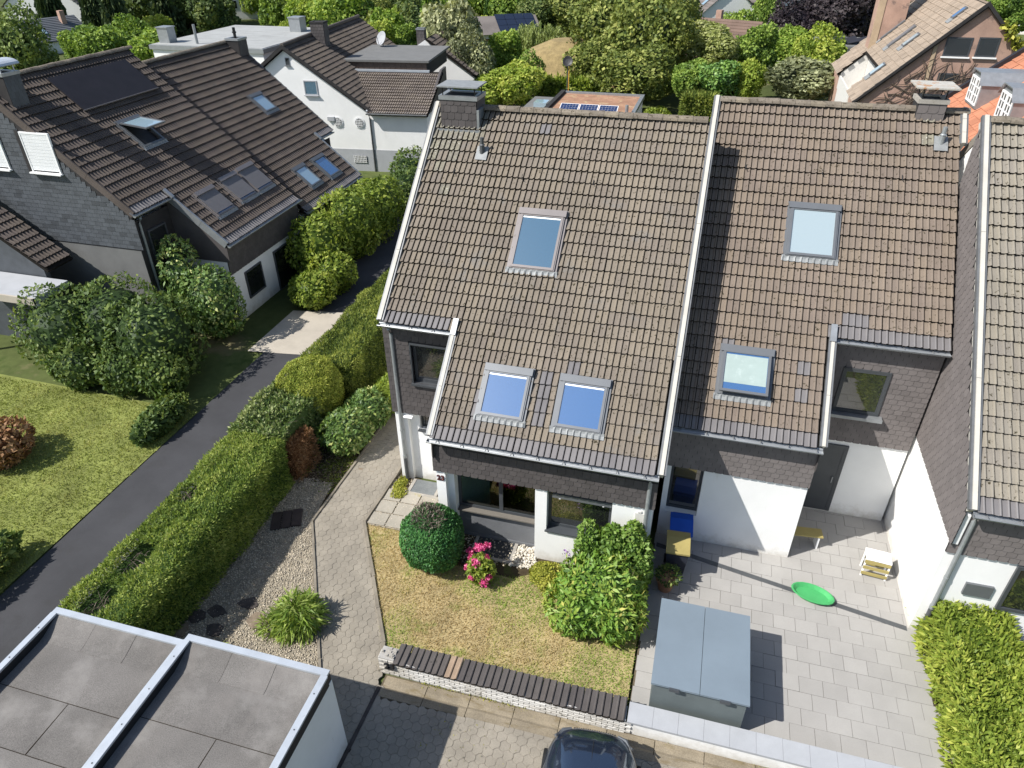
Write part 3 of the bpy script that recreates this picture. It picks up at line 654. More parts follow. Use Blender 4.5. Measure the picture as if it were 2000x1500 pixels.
sheet('gravel_bed', [(-3.5, -5.95), (1.45, -5.95), (.5, -4.25), (-1.8, -.35), (-2.0, 1.3), (-2.6, 1.15), (-3.5, 1.4)], .016, MT['gravelbed'])
sheet('house_bed', [(-.36, -.02), (1.78, -3.6), (7.45, -3.8), (7.45, .4), (-.2, 2.3)], .0, MT['soil'])
lawn_poly = [(-.33, -.05), (1.72, -3.45), (2.1, -3.72), (7.47, -3.72), (7.47, -.30), (4.95, -.35), (4.2, -.85), (2.3, -.8), (1.9, -.05)]
sheet('lawn', lawn_poly, .019, MT['lawn'])
path_poly = [(-1.72, 13), (-1.72, 2.4), (-1.77, -.35), (.55, -4.25), (1.5, -5.93), (2.08, -5.93), (2.12, -4.5), (1.98, -4.28), (1.74, -3.52), (-.40, 0), (-.33, 2.1), (-.33, 13)]
drive_poly = [(2.17, -4.78), (2.12, -9), (13, -9), (13, -4.55)]
path = sheet('path', path_poly, -.010, MT['joint']); drive = sheet('driveway', drive_poly, -.010, MT['joint'])
def hexes(poly, a, ang, z=0.):
    c, s = math.cos(ang), math.sin(ang); P = np.array(poly); mn = P.min(0)-1; mx = P.max(0)+1; cc = (mn+mx)/2; R = float(np.max(mx-mn))*.75
    out = []; dx = a*math.sqrt(3); dy = a*1.5; n = int(R/dx)+2; k = int(R/dy)+2
    for j in range(-k, k):
        for i in range(-n, n):
            x = (i+(.5 if j % 2 else 0))*dx; y = j*dy; out.append((cc[0]+c*x-s*y, cc[1]+s*x+c*y))
    out = np.array(out); ins = inpoly(out, poly)
    for w in range(8): ins |= inpoly(out+.085*np.array([math.cos(w*.785), math.sin(w*.785)]), poly)
    out = out[ins]
    return [(Matrix.Translation((x, y, z+random.gauss(0, .0022)))@Matrix.Rotation(ang+random.gauss(0, .02), 4, 'Z')@Matrix.Rotation(random.gauss(0, .006), 4, 'X'), random.randrange(10)) for x, y in out]
def paver_variant(k, a):
    q = np.random.default_rng(k+300); n = 12; vs = []
    for lvl, (ins, z) in enumerate(((.0035, -.02), (.0035, .009), (.010, .014))):
        for i in range(n):
            w = math.pi/6+2*math.pi*i/n; rr = a*(1 if i % 2 == 0 else math.cos(math.pi/6))*(1+(.13*(1 if (i//2) % 2 else -1) if i % 2 else 0))-ins
            vs.append((rr*math.cos(w)+q.normal(0, .0012), rr*math.sin(w)+q.normal(0, .0012), z))
    fs = [[l*n+i, l*n+(i+1) % n, (l+1)*n+(i+1) % n, (l+1)*n+i] for l in (0, 1) for i in range(n)]+[[2*n+i for i in range(n)]]
    rv = float(q.uniform(0, 1)); return dict(V=np.array(vs), F=fs, MI=[0]*len(fs), R=[rv]*len(fs))
PV = [paver_variant(k, .124) for k in range(10)]
pieces('paver', path, PV, hexes(path_poly, .122, .52), [MT['paver']], limit=300, rest='pavers')
pieces('paver', drive, PV, [p for p in hexes([(2.17, -4.82), (2.12, -7), (10, -7), (10, -4.6)], .122, .05)], [MT['paver']], limit=300, rest='pavers')
# edging stones along the path
def edging(pts, w=.06, h=.055, L=1.0, m='edging'):
    out = []
    for (x0, y0), (x1, y1) in zip(pts[:-1], pts[1:]):
        d = math.hypot(x1-x0, y1-y0); an = math.atan2(y1-y0, x1-x0); n = max(1, round(d/L))
        for i in range(n):
            T = Matrix.Translation((x0+(x1-x0)*i/n, y0+(y1-y0)*i/n, random.gauss(0, .004)))@Matrix.Rotation(an+random.gauss(0, .006), 4, 'Z')
            MB().box(.004, d/n-.006, -w/2, w/2, -.1, h, 0, T).build('edging_stone', [MT[m]], path)
edging([(-1.74, 9), (-1.75, 2.4), (-1.80, -.35), (.53, -4.27), (1.48, -5.9)])
edging([(-.30, 7), (-.30, 2.1), (-.37, 0), (1.78, -3.5), (2.0, -4.2)], .085, .075)
edging([(2.14, -4.55), (2.10, -6.6)], .08, .03, m='darkstone')
MB().box(-1.7, -.36, 2.0, 2.12, -.01, .012).build('drain_channel', [MT['brownstone']], path)

# stones: flattened octahedra
def stones(name, poly, n, size, m, z=0., dens=None, zr=.02):
    P = np.array(poly); mn, mx = P.min(0), P.max(0); q = rng.uniform(mn, mx, (n*3, 2)); q = q[inpoly(q, poly)]
    if dens is not None: q = q[rng.uniform(0, 1, len(q)) < dens(q)]
    q = q[:n]; n = len(q)
    base = np.array([(1, 0, 0), (0, 1, 0), (-1, 0, 0), (0, -1, 0), (0, 0, .6), (0, 0, -.6)], float)
    s = size*rng.uniform(.55, 1.35, n); an = rng.uniform(0, 6.28, n); el = rng.uniform(.6, 1, n)
    V = np.repeat(base[None], n, 0)*rng.uniform(.75, 1.25, (n, 6, 1)); V[:, :, 1] *= el[:, None]
    x = V[..., 0]*np.cos(an)[:, None]-V[..., 1]*np.sin(an)[:, None]; y = V[..., 0]*np.sin(an)[:, None]+V[..., 1]*np.cos(an)[:, None]
    V = np.stack([x, y, V[..., 2]], -1)*s[:, None, None]; V[..., 0] += q[:, 0, None]; V[..., 1] += q[:, 1, None]; V[..., 2] += z+rng.uniform(-.004, zr, n)[:, None]
    f = np.array([(0, 1, 4), (1, 2, 4), (2, 3, 4), (3, 0, 4), (1, 0, 5), (2, 1, 5), (3, 2, 5), (0, 3, 5)])
    F = (f[None]+6*np.arange(n)[:, None, None]).reshape(-1, 3)
    return link(mesh(name, V.reshape(-1, 3), F, [MT[m]], None, np.repeat(rng.uniform(0, 1, n), 8)), name, None, kind='stuff')
gp = [(-3.45, -5.9), (1.42, -5.9), (.48, -4.25), (-1.85, -.32), (-1.95, 1.2), (-2.6, 1.3), (-3.4, 1.2)]
stones('gravel', gp, 19000, .021, 'gravel', z=.018)
stones('leaf_litter', [(-4.3, .8), (-1.8, .7), (-1.8, 4), (-4.3, 4)], 1500, .03, 'brownstone')
stones('white_pebbles', [(3.98, -.45), (4.75, -.42), (4.52, .33), (4.02, .33)], 420, .045, 'pebble', zr=.04)
stones('house_gravel', [(-.25, 2.05), (.3, 2.05), (.3, 1.45), (1.95, 1.4), (1.95, -.03), (-.34, -.03)], 2200, .022, 'gravel', z=.006)
stones('bed_gravel', [(2.2, .33), (4.0, .33), (4.0, -.45), (2.2, -.8)], 500, .03, 'gravel', z=.004)
# flagstones before the entrance
fl = []
flag = sheet('flagstone_patch', [(-.33, -.02), (1.92, -.02), (1.92, 1.42), (.2, 1.42), (-.3, 2.0)], .004, MT['gravelbed'])
for i in range(4):
    for j in range(3):
        x, y = -.28+i*.53, .0+j*.50
        if x > 1.6: continue
        MB().box(x, x+.49, y+.02, y+.48, -.05, .030+random.gauss(0, .003), 0, Matrix.Translation((.03*j, 0, 0))@Matrix.Rotation(.02, 4, 'Z'), r=random.random()).build('flagstone', [MT['slab']], flag)
# light-well gratings
def grating(label, x0, x1, y0, y1, bm='pipe'):
    g = thing('light_well_grating', label, 'grating', ((x0+x1)/2, (y0+y1)/2, 0)); T = Matrix.Translation((-(x0+x1)/2, -(y0+y1)/2, 0))
    f = MB(); t = .09
    f.box(x0-t, x1+t, y0-t, y0, -.1, .03, 0, T).box(x0-t, x0, y0, y1, -.1, .03, 0, T).box(x1, x1+t, y0, y1, -.1, .03, 0, T)
    f.build('concrete_frame', [MT['concrete']], g)
    MB().box(x0, x1, y0, y1, -.35, -.3, 0, T).build('shaft', [MT['black']], g)
    b = MB(); n = int((x1-x0)/.033)
    for i in range(n+1): x = x0+(x1-x0)*i/n; b.box(x-.006, x+.006, y0, y1, -.01, .016, 0, T)
    n = int((y1-y0)/.033)
    for i in range(n+1): y = y0+(y1-y0)*i/n; b.box(x0, x1, y-.006, y+.006, -.008, .018, 0, T)
    b.build('bars', [MT[bm]], g, kind='stuff')
    return g
grating('metal light well grating beside the white entrance wall under the barred window', .38, 1.12, 1.52, 2.08)
grating('dark light well grating in concrete frame below the large ground floor window', 2.92, 3.92, -.30, .33, 'frame')
# stone slabs in the gravel
for i, (x, y, s, m_, lb) in enumerate([(-2.96, -3.98, .26, 'darkstone', 'dark stepping stone nearest the hedge foot in the shaded gravel'), (-2.54, -3.72, .24, 'darkstone', 'rounded dark stepping stone in shaded gravel, second from the hedge'),
                       (-1.92, -3.33, .27, 'darkstone', 'dark slate stepping stone on the sun and shade line of the gravel'), (-2.26, -4.22, .24, 'darkstone', 'dark stepping stone behind the garage parapet corner'),
                       (-3.15, -4.4, .34, 'brownstone', 'brownish stone half hidden between hedge and garage'), (-1.45, -3.72, .30, 'brownstone', 'brown flat stone beside the bamboo grass clump')]):
    q = np.random.default_rng(i+50); n = 9
    poly = [(x+s*q.uniform(.7, 1.15)*math.cos(2*math.pi*k/n), y+.75*s*q.uniform(.7, 1.15)*math.sin(2*math.pi*k/n)) for k in range(n)]
    o = MB().prism(poly, 2, -.03, .045).build('stepping_stone', [MT[m_]]); o['label'] = lb; o['category'] = 'stone'; o['group'] = 'stepping stones in the gravel'
pl = thing('sleeper_cover', 'dark wooden sleeper cover lying in the shaded gravel by the hedge', 'cover', (-2.5, -.5, 0), .42)
for i in range(3): MB().box(-.42+i*.28, -.16+i*.28, -.34+.03*i, .34+.02*i, 0, .07+.004*i).build('plank', [MT['wood']], pl)

# garden wall with tile coping and number
gw = thing('garden_wall', 'low whitewashed brick garden wall with dark roof tile coping and number 23', 'wall', (4.8, -4.05, 0))
def gpart(o): o.matrix_parent_inverse = Matrix.Translation((-4.8, 4.05, 0)); return o
core = gpart(MB().box(2.0, 7.49, -4.17, -3.86, -.2, .46).box(2.0, 2.36, -4.17, -3.86, .46, .50).build('wall_core', [MT['greywash']], gw))
br = []
BV = []
for k in range(8):
    q = np.random.default_rng(k+500); L, H, D = .228, .062, .03; e = .006
    vs = [(x, y, z) for y, ins in ((.0, e), (.012, 0), (D, 0)) for x, z in ((ins+q.normal(0, .002), ins), (L-ins, ins+q.normal(0, .0015)), (L-ins+q.normal(0, .002), H-ins), (ins, H-ins))]
    fs = [[0, 1, 2, 3]]+[[l*4+i, l*4+(i+1) % 4, (l+1)*4+(i+1) % 4, (l+1)*4+i] for l in (0, 1) for i in range(4)]
    rv = float(q.uniform(0, 1)); BV.append(dict(V=np.array(vs), F=fs, MI=[0]*9, R=[rv]*9))
for j in range(7):
    x = 1.995-(.12 if j % 2 else 0)
    while x < 7.40:
        if x > 1.9: br.append((Matrix.Translation((max(x, 1.985), -4.196+random.gauss(0, .0022), -.02+j*.071)), random.randrange(8)))
        x += .2395
TLW = Matrix(((0, 1, 0, 1.975), (-1, 0, 0, 0), (0, 0, 1, 0), (0, 0, 0, 1)))
for j in range(7): br.append((TLW@Matrix.Translation((3.93, 0, -.02+j*.071)), j % 8))
pieces('brick', core, BV, br, [MT['whitewash']])
cp = []
TVL = [tile_variant(k+80, w=.30, ln=.52, h0=.01, dark_faces=(5,)) for k in range(8)]
MT['coping'] = mat('coping_tile_dark', (.095, .084, .078), .14, 3, 60, .2, .75, spec=.35, rc=[(0, (.75, .75, .78)), (.85, (1, 1, 1)), (.97, (1.0, .98, .96)), (1, (1, 1, 1))], bump=.3, stains=[((.62, .60, .57), 26, .73), ((.05, .045, .04), 3, .64)])
MT['copingbrown'] = mat('coping_tile_brown', (.30, .22, .155), .12, 4, 60, .2, .85)
for i in range(17):
    T = Matrix.Translation((2.36+i*.301, -4.23+random.gauss(0, .004), .462+random.gauss(0, .004)))@Matrix.Rotation(math.radians(5)+random.gauss(0, .006), 4, 'X')@Matrix.Rotation(random.gauss(0, .006), 4, 'Z')
    a = TVL[i % 8]; o = link(mesh('coping_tile', a['V'], a['F'], [MT['copingbrown' if i == 4 else 'coping'], MT['dirtshade']], a['MI'], a['R']), 'coping_tile', core); o.matrix_basis = T
cb = MB()
for k in range(14): x = random.uniform(2.0, 2.33); y = random.uniform(-4.15, -3.9); s = random.uniform(.03, .07); cb.box(x, x+s, y, y+s, .49, .5+random.uniform(.01, .045))
cb.build('broken_mortar', [MT['concrete']], core, kind='stuff')
text('house_number', '23', .25, Matrix.Translation((2.27, -4.225, .32))@FRONT, MT['black'], core, ext=.02)
# concrete gutter in front of the wall
gl = sheet('gutter_strip', [(2.15, -4.22), (2.15, -4.78), (13, -4.55), (13, -4.1)], -.006, MT['joint'])
MT['gutterstone'] = mat('gutter_concrete', (.31, .26, .185), .2, 1.5, 40, .4, .95, rnd=.2, bump=.3, stains=[((.17, .135, .08), 2.2, .54, (1, 3, 1), .12), ((.24, .21, .08), 6, .64)])
for i in range(11):
    x = 2.2+i*.99; dy = .022*i
    MB().prism([(-4.76+dy, -.04), (-4.76+dy, .02), (-4.58+dy, .018), (-4.52+dy, -.006), (-4.44+dy, .018), (-4.26+dy*.6, .02), (-4.26+dy*.6, -.04)], 0, x, x+.975, 0, None, random.random()).build('gutter_stone', [MT['gutterstone']], gl)

# ---------------------------------------------------------------- garages
def garage(label, x0, x1, yb, zt, divider):
    g = thing('garage', label, 'garage', ((x0+x1)/2, yb-3, 0)); T = Matrix.Translation((-(x0+x1)/2, -yb+3, 0)); yf = yb-6.2
    MB().box(x0, x1, yf, yb, -.1, zt-.28, 0, T).build('wall', [MT['white']], g)
    rf = MB().box(x0+.02, x1-.02, yf+.02, yb-.02, zt-.28, zt-.255, 0, T).build('roof', [MT['black']], g)
    r = MB(); t = .115
    r.box(x0, x1, yb-t, yb+.015, zt-.05, zt, 0, T).box(x0-.012, x0+t, yf, yb-t-.002, zt-.05, zt, 0, T).box(x1-t, x1+.02, yf, yb-t-.002, zt-.05, zt, 0, T)
    r.build('parapet_cap', [MT['zinclight']], g)
    k = MB().box(x0+.01, x1-.01, yb-t+.01, yb, zt-.30, zt-.05, 0, T).box(x0, x0+t-.02, yf, yb-t, zt-.30, zt-.05, 0, T).box(x1-t+.02, x1+.008, yf, yb-t, zt-.30, zt-.05, 0, T)
    k.build('parapet', [MT['black']], g)
    a, b = x0+t-.02, x1-t+.02; w_ = b-a
    for i in range(3):   # upstand sheets curving up to the rear parapet
        u0, u1 = a+w_*i/3+.004, a+w_*(i+1)/3-.004; pr = [(yb-t+.0, zt-.055), (yb-t-.10, zt-.09), (yb-t-.26, zt-.16), (yb-t-.42, zt-.215), (yb-t-.52, zt-.232), (yb-t-.52, zt-.25), (yb-t, zt-.25)]
        MB().prism([(p, q_+.003*(i % 2)) for p, q_ in pr], 0, u0, u1, 0, T, random.random()).build('felt_upstand', [MT['felt']], rf)
    y = yb-t-.5; j = 0
    while y > yf:
        cut = [a, a+w_*(.55 if j % 2 else .30), b] if j else [a, a+w_*.97, b]
        for c, d in zip(cut[:-1], cut[1:]):
            MB().add([T@Vector(p) for p in [(c+.009, y-.966, zt-.243), (d-.009, y-.966, zt-.243), (d-.008, y, zt-.236), (c+.008, y, zt-.236), (c, y-1.0, zt-.252), (d, y-1.0, zt-.252), (c, y, zt-.252), (d, y, zt-.252)]],
                     [(0, 1, 2, 3), (4, 5, 1, 0), (1, 5, 7, 2), (3, 2, 7, 6), (0, 3, 6, 4)], 0, random.random()).build('felt_sheet', [MT['felt']], rf)
        sm = MB().box(a, b, y-.988, y-.972, zt-.25, zt-.2365, 0, T); [sm.box(c-.007, c+.007, y-.966, y, zt-.25, zt-.2345, 0, T) for c in cut[1:-1]]
        sm.build('bitumen_seam', [MT['dirtshade']], rf)
        y -= .985; j += 1
    sc_ = MB()
    for i in range(9):
        for xx in (x0+.05, x1-.05): sc_.tube([T@Vector((xx, yb-.5-i*.7, zt)), T@Vector((xx, yb-.5-i*.7, zt+.008))], .014, 6)
    sc_.build('cap_screws', [MT['pipedark']], g, kind='stuff')
    d_ = MB().box(x0+.2, x1-.2, yf-.03, yf, 0, 2.1, 0, T).build('garage_door', [MT['alu']], g)
    return g
garage('left flat roofed garage with grey bitumen felt, its far rim touching the hedge', -4.10, -1.01, -6.02, 2.42, True)
garage('right flat roofed garage with pale metal rim and white wall beside the path', -.99, 2.06, -5.93, 2.52, False)
# ---------------------------------------------------------------- near planting
LM = {}
LM['hedge'] = leafmat('thuja_hedge_leaf', [(0, (.045, .085, .02)), (.4, (.15, .225, .045)), (.75, (.32, .39, .09)), (1, (.47, .50, .15))], .2, .35, 0)
LM['hedge2'] = leafmat('yew_hedge_leaf', [(0, (.04, .07, .018)), (.5, (.16, .21, .042)), (1, (.42, .44, .10))], .2, .35, 0)
LM['dead'] = leafmat('dead_brown_sprays', [(0, (.10, .045, .02)), (.5, (.24, .12, .055)), (1, (.38, .24, .13))], .1, .15, 0)
LM['ivy'] = leafmat('ivy_leaf', [(0, (.045, .08, .02)), (.6, (.135, .205, .05)), (1, (.34, .37, .16))], .45, .25, 0)
LM['gold'] = leafmat('golden_conifer_leaf', [(0, (.07, .11, .015)), (.45, (.22, .27, .04)), (1, (.46, .46, .09))], .2, .3, 0)
LM['laurel'] = leafmat('laurel_leaf', [(0, (0.048, 0.098, 0.025)), (.6, (0.138, 0.235, 0.048)), (.9, (0.325, 0.374, 0.098)), (1, (0.600, 0.585, 0.227))], .6, .25, 0)
LM['rhodo'] = leafmat('rhododendron_leaf', [(0, (.06, .13, .018)), (.55, (.17, .31, .04)), (.9, (.34, .41, .07)), (1, (.50, .46, .12))], .6, .3, 0)
LM['lilac'] = leafmat('hibiscus_leaf', [(0, (.05, .11, .02)), (.6, (.15, .26, .04)), (1, (.32, .42, .11))], .4, .35, 0)
LM['box'] = leafmat('boxwood_leaf', [(0, (0.024, 0.081, 0.024)), (.6, (0.060, 0.188, 0.044)), (1, (0.152, 0.335, 0.081))], .4, .2, 0)
LM['twig'] = leafmat('dead_twigs', [(0, (.07, .05, .04)), (.6, (.20, .155, .13)), (1, (.34, .28, .24))], .1, .05, 0)
LM['bamboo'] = leafmat('dwarf_bamboo_leaf', [(0, (.12, .21, .03)), (.6, (.28, .38, .07)), (1, (.45, .52, .15))], .4, .4, 0)
LM['lime'] = leafmat('lime_groundcover_leaf', [(0, (0.163, 0.188, 0.025)), (.6, (0.388, 0.394, 0.062)), (1, (0.575, 0.537, 0.125))], .2, .35, 0)
LM['bright'] = leafmat('bright_shrub_leaf', [(0, (0.088, 0.144, 0.019)), (.6, (0.263, 0.338, 0.050)), (1, (0.475, 0.500, 0.100))], .3, .35, .15)
LM['grass'] = leafmat('lawn_blades', [(0, (.44, .335, .17)), (.32, (.58, .455, .24)), (.5, (.46, .42, .15)), (.72, (.36, .43, .10)), (1, (.26, .38, .06))], .15, .3, 0)
LM['bloompink'] = leafmat('pink_hydrangea_petals', [(0, (.45, .03, .14)), (.6, (.70, .09, .27)), (1, (.85, .28, .45))], .2, .3, 0)
LM['bloomwhite'] = leafmat('white_hydrangea_petals', [(0, (.5, .36, .36)), (.5, (.72, .62, .60)), (1, (.82, .80, .76))], .2, .3, 0)
LM['bloomlilac'] = leafmat('lilac_petals', [(0, (.3, .16, .42)), (1, (.55, .4, .66))], .2, .3, 0)
LM['greybush'] = leafmat('dark_garden_leaf', [(0, (0.039, 0.070, 0.024)), (.6, (0.117, 0.180, 0.046)), (1, (0.296, 0.344, 0.094))], .25, .3, .2)
MT['bark'] = mat('bark', (.11, .085, .065), .25, 4, 30, .3, .95, bump=.5, bscale=20)

_wv = [(np.random.default_rng(3).normal(0, 1, (9, 3)), np.random.default_rng(4).uniform(0, 6.28, 9))]
def wob(P, f):
    K, ph = _wv[0]; return np.sin((P*f)@K.T+ph).sum(1)/4.2
def box_mesh(V0, V1, R=.05):
    m = MB().box(V0[0], V1[0], V0[1], V1[1], V0[2], V1[2], r=R); return np.array(m.v), m.f, m.r
def put_foliage(root, V, F, R, m, name='foliage', core=None, cr=.03):
    o = link(mesh(name, V, F, [m], None, R), name, root); o['kind'] = 'stuff' if False else 'foliage'; del o['kind']
    if core is not None: core.build('solid_core', [m], root)
    return o
def hedge(name, label, cat, x0, x1, y0, y1, h, n, m, L=.085, W=.034, amp=.07, hole=None, group=None, frq=2.2, rb=.5, loc=None):
    lx, ly = x1-x0, y1-y0; cx, cy = (x0+x1)/2, (y0+y1)/2
    A = np.array([lx*ly, ly*h, ly*h, lx*h, lx*h]); k = rng.choice(5, n, p=A/A.sum()); a = rng.uniform(-.5, .5, n); b = rng.uniform(0, 1, n)
    P = np.zeros((n, 3)); N = np.zeros((n, 3))
    for i in range(5):
        s = k == i
        if i == 0: P[s] = np.stack([a[s]*lx, (b[s]-.5)*ly, np.full(s.sum(), h)], 1); N[s] = (0, 0, 1)
        elif i < 3: sg = -1 if i == 1 else 1; P[s] = np.stack([np.full(s.sum(), sg*lx/2), a[s]*ly, b[s]*h], 1); N[s] = (sg, 0, .15)
        else: sg = -1 if i == 3 else 1; P[s] = np.stack([a[s]*lx, np.full(s.sum(), sg*ly/2), b[s]*h], 1); N[s] = (0, sg, .15)
    # round the upper edges
    e = .22; dx = np.clip(np.abs(P[:, 0])-(lx/2-e), 0, e); dz = np.clip(P[:, 2]-(h-e), 0, e); dy = np.clip(np.abs(P[:, 1])-(ly/2-e), 0, e)
    rr = np.sqrt(dx**2+dz**2+dy**2); kf = np.where(rr > e, e/np.maximum(rr, 1e-6), 1)
    P[:, 0] -= np.sign(P[:, 0])*dx*(1-kf); P[:, 1] -= np.sign(P[:, 1])*dy*(1-kf); P[:, 2] -= dz*(1-kf)
    N = N+np.stack([np.sign(P[:, 0])*dx, np.sign(P[:, 1])*dy, dz], 1)/e*.5; N /= np.linalg.norm(N, axis=1, keepdims=True)
    wv = wob(P+np.array([cx, cy, 0]), frq); wv2 = wob(P*1.0+np.array([cx+7, cy, 3]), frq*3.1)
    P += N*(amp*wv+amp*.6*wv2-rng.exponential(.04, n))[:, None]
    ok = np.ones(n, bool)
    if hole:
        for hx, hy, hr in hole: ok &= ~((((P[:, 0]+cx-hx)/hr)**2+((P[:, 1]+cy-hy)/(hr*1.3))**2 < 1) & (P[:, 2] > h-.3))
    rr_ = np.clip(rb+.17*wv[ok]+.13*wv2[ok]+rng.normal(0, .15, ok.sum()), 0, 1); Po, No = P[ok], N[ok]; hf = rng.uniform(0, 1, len(Po)) < .62
    V, F, R = join([leaves(Po[hf], No[hf], L, W, .75, shell=True, r=rr_[hf]), leaves(Po[~hf], No[~hf]+np.array([0, 0, .35]), L*1.5, W*.8, .45, np.clip(rr_[~hf]+.1, 0, 1))])
    root = thing(name, label, cat, (cx, cy, 0), 0, group)
    put_foliage(root, V, F, R, m)
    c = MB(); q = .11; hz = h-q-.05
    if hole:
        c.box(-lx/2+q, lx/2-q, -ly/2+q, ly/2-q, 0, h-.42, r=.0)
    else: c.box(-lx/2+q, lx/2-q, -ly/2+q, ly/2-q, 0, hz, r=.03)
    c.build('solid_core', [m], root)  # solid filler in the darkest leaf tone, closes the view through the hedge
    return root
def ball(n, c, r, amp=.08, frq=2.5, zmin=None, seed=0., depth=.05):
    N = sph(n); r = np.array(r); wv = wob(N*r*1.0+seed+np.array(c), frq); w2 = wob(N*r+seed+5, frq*2.7)
    k = 1+amp*wv+amp*.6*w2-rng.exponential(depth, n)
    P = N*r*k[:, None]+np.array(c); nn = N/r; nn /= np.linalg.norm(nn, axis=1, keepdims=True)
    ok = P[:, 2] > (.02 if zmin is None else zmin)
    return P[ok], nn[ok], (wv+.6*w2)[ok]
def bush(name, label, cat, c, r, n, m, L, W, amp=.1, frq=2.5, spread=.7, group=None, stems=True, rb=.5, shade=None, up=.15):
    """shrub: leaves over one or more uneven lobes (c, r lists) about its foot"""
    cs = c if isinstance(c, list) else [c]; rs = r if isinstance(r, list) else [r]
    base = np.array([cs[0][0], cs[0][1], 0.]); root = thing(name, label, cat, tuple(base), 0, group); ps = []; core = MB()
    vol = np.array([x[0]*x[1]+x[1]*x[2]+x[0]*x[2] for x in rs]); vol = vol/vol.sum()
    for i, (cc, r_) in enumerate(zip(cs, rs)):
        cc = np.array(cc)-base
        P, N, wv = ball(int(n*vol[i]*1.15), cc, r_, amp, frq, seed=i*3.1)
        ps.append(leaves(P, N, L, W, spread, np.clip(rb+.16*wv+rng.normal(0, .13, len(P)), 0, 1), up, shell=True))
        prof = [(.001, -.78), (.5, -.62), (.72, -.3), (.80, .0), (.7, .38), (.45, .66), (.001, .78)]
        k0 = len(core.v); core.lathe(prof, n=10)
        for j in range(k0, len(core.v)):
            v = core.v[j]; core.v[j] = (v[0]*r_[0]+cc[0], v[1]*r_[1]+cc[1], max(0.0, v[2]*r_[2]+cc[2]))
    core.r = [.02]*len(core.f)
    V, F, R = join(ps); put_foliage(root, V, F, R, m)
    core.build('solid_core', [m], root)  # opaque filler lobes in the darkest leaf tone, not modelled branches
    if stems: MB().tube([(0, 0, -.05), (.02, .01, max(.15, cs[0][2]*.9))], [.06, .03], 6).build('stem', [MT['bark']], root)
    return root
def twigs(root, pts, n, ln, m, name='bare_twigs', r=.006):
    b = MB()
    for _ in range(n):
        p = Vector(pts[random.randrange(len(pts))])+Vector((random.gauss(0, .12), random.gauss(0, .15), random.gauss(0, .05)))
        d = Vector((random.gauss(0, 1), random.gauss(0, 1), random.uniform(.0, .8))).normalized()*ln*random.uniform(.5, 1.2)
        b.tube([p, p+d*.55+Vector((0, 0, .03)), p+d], [r, r*.8, r*.4], 4)
    b.r = [random.random() for _ in b.f]
    return b.build(name, [m], root)

h1 = hedge('clipped_hedge', 'long clipped green hedge with bare holes in its top beside the gravel bed', 'hedge', -4.80, -3.08, -5.85, 1.0, 1.72, 90000, LM['hedge'], .064, .028, hole=[(-4.15, -3.95, .38), (-4.1, -5.2, .34), (-4.4, -1.7, .25)])
twigs(h1, [(-.2, -1.55, 1.44), (-.15, -2.8, 1.44), (-.45, .7, 1.44)], 70, .3, LM['twig'])
b2 = hedge('dying_hedge', 'dead rust brown patch on the lower face at the end of the clipped hedge', 'hedge', -3.42, -2.98, 1.0, 2.2, 1.3, 6000, LM['dead'], .08, .022, amp=.13, frq=3.2)
iv = hedge('ivy_thicket', 'ivy covered green thicket between the clipped hedge and the yellow green ball', 'ivy', -4.85, -3.25, .95, 3.5, 1.78, 17000, LM['ivy'], .085, .065, amp=.17, frq=1.9, rb=.6)
twigs(iv, [(.5, -.6, 1.5), (.3, -.9, 1.55)], 40, .32, LM['twig'])
bush('golden_ball_shrub', 'big clipped yellow green ball shrub standing over the hedge', 'shrub', (-3.98, 3.95, 1.42), (1.0, 1.0, 1.0), 26000, LM['gold'], .07, .026, .11, 2.2)
bush('laurel_shrub', 'dark glossy laurel shrub leaning over the path by the yellow ball', 'shrub', [(-2.35, 3.0, .65), (-2.15, 4.0, .7)], [(.72, .9, .68), (.68, .85, .66)], 6500, LM['laurel'], .13, .055, .12)
hy = bush('white_hydrangea', 'hydrangea with faded white flower heads at the slate house corner', 'hydrangea', (-1.75, 5.4, .65), (.6, .75, .62), 3200, LM['bright'], .14, .10, .14)
def blooms(root, pts, m, r=.1):
    for p in pts:
        N = sph(70); P = N*r*np.array([1, 1, .8])*random.uniform(.8, 1.15)+np.array(p)
        V, F, R = leaves(P, N, .05, .05, .5, shell=True); put_foliage(root, V, F, R, m, 'flower_head')
        b = MB().lathe([(.001, -r*.7), (r*.8, -r*.2), (r*.8, r*.3), (.001, r*.75)], p, 8); b.r = [.4]*len(b.f); b.build('flower_core', [m], root)
blooms(hy, [(.1, .3, 1.25), (.35, .1, 1.1), (.2, -.2, 1.15), (.45, -.35, .95), (-.1, .55, 1.2)], LM['bloomwhite'], .11)
hedge('yew_hedge', 'taller dense hedge running back beside the house with the slate wall', 'hedge', -4.75, -2.95, 4.75, 13.0, 1.95, 70000, LM['hedge2'], .07, .03, .11, rb=.45)
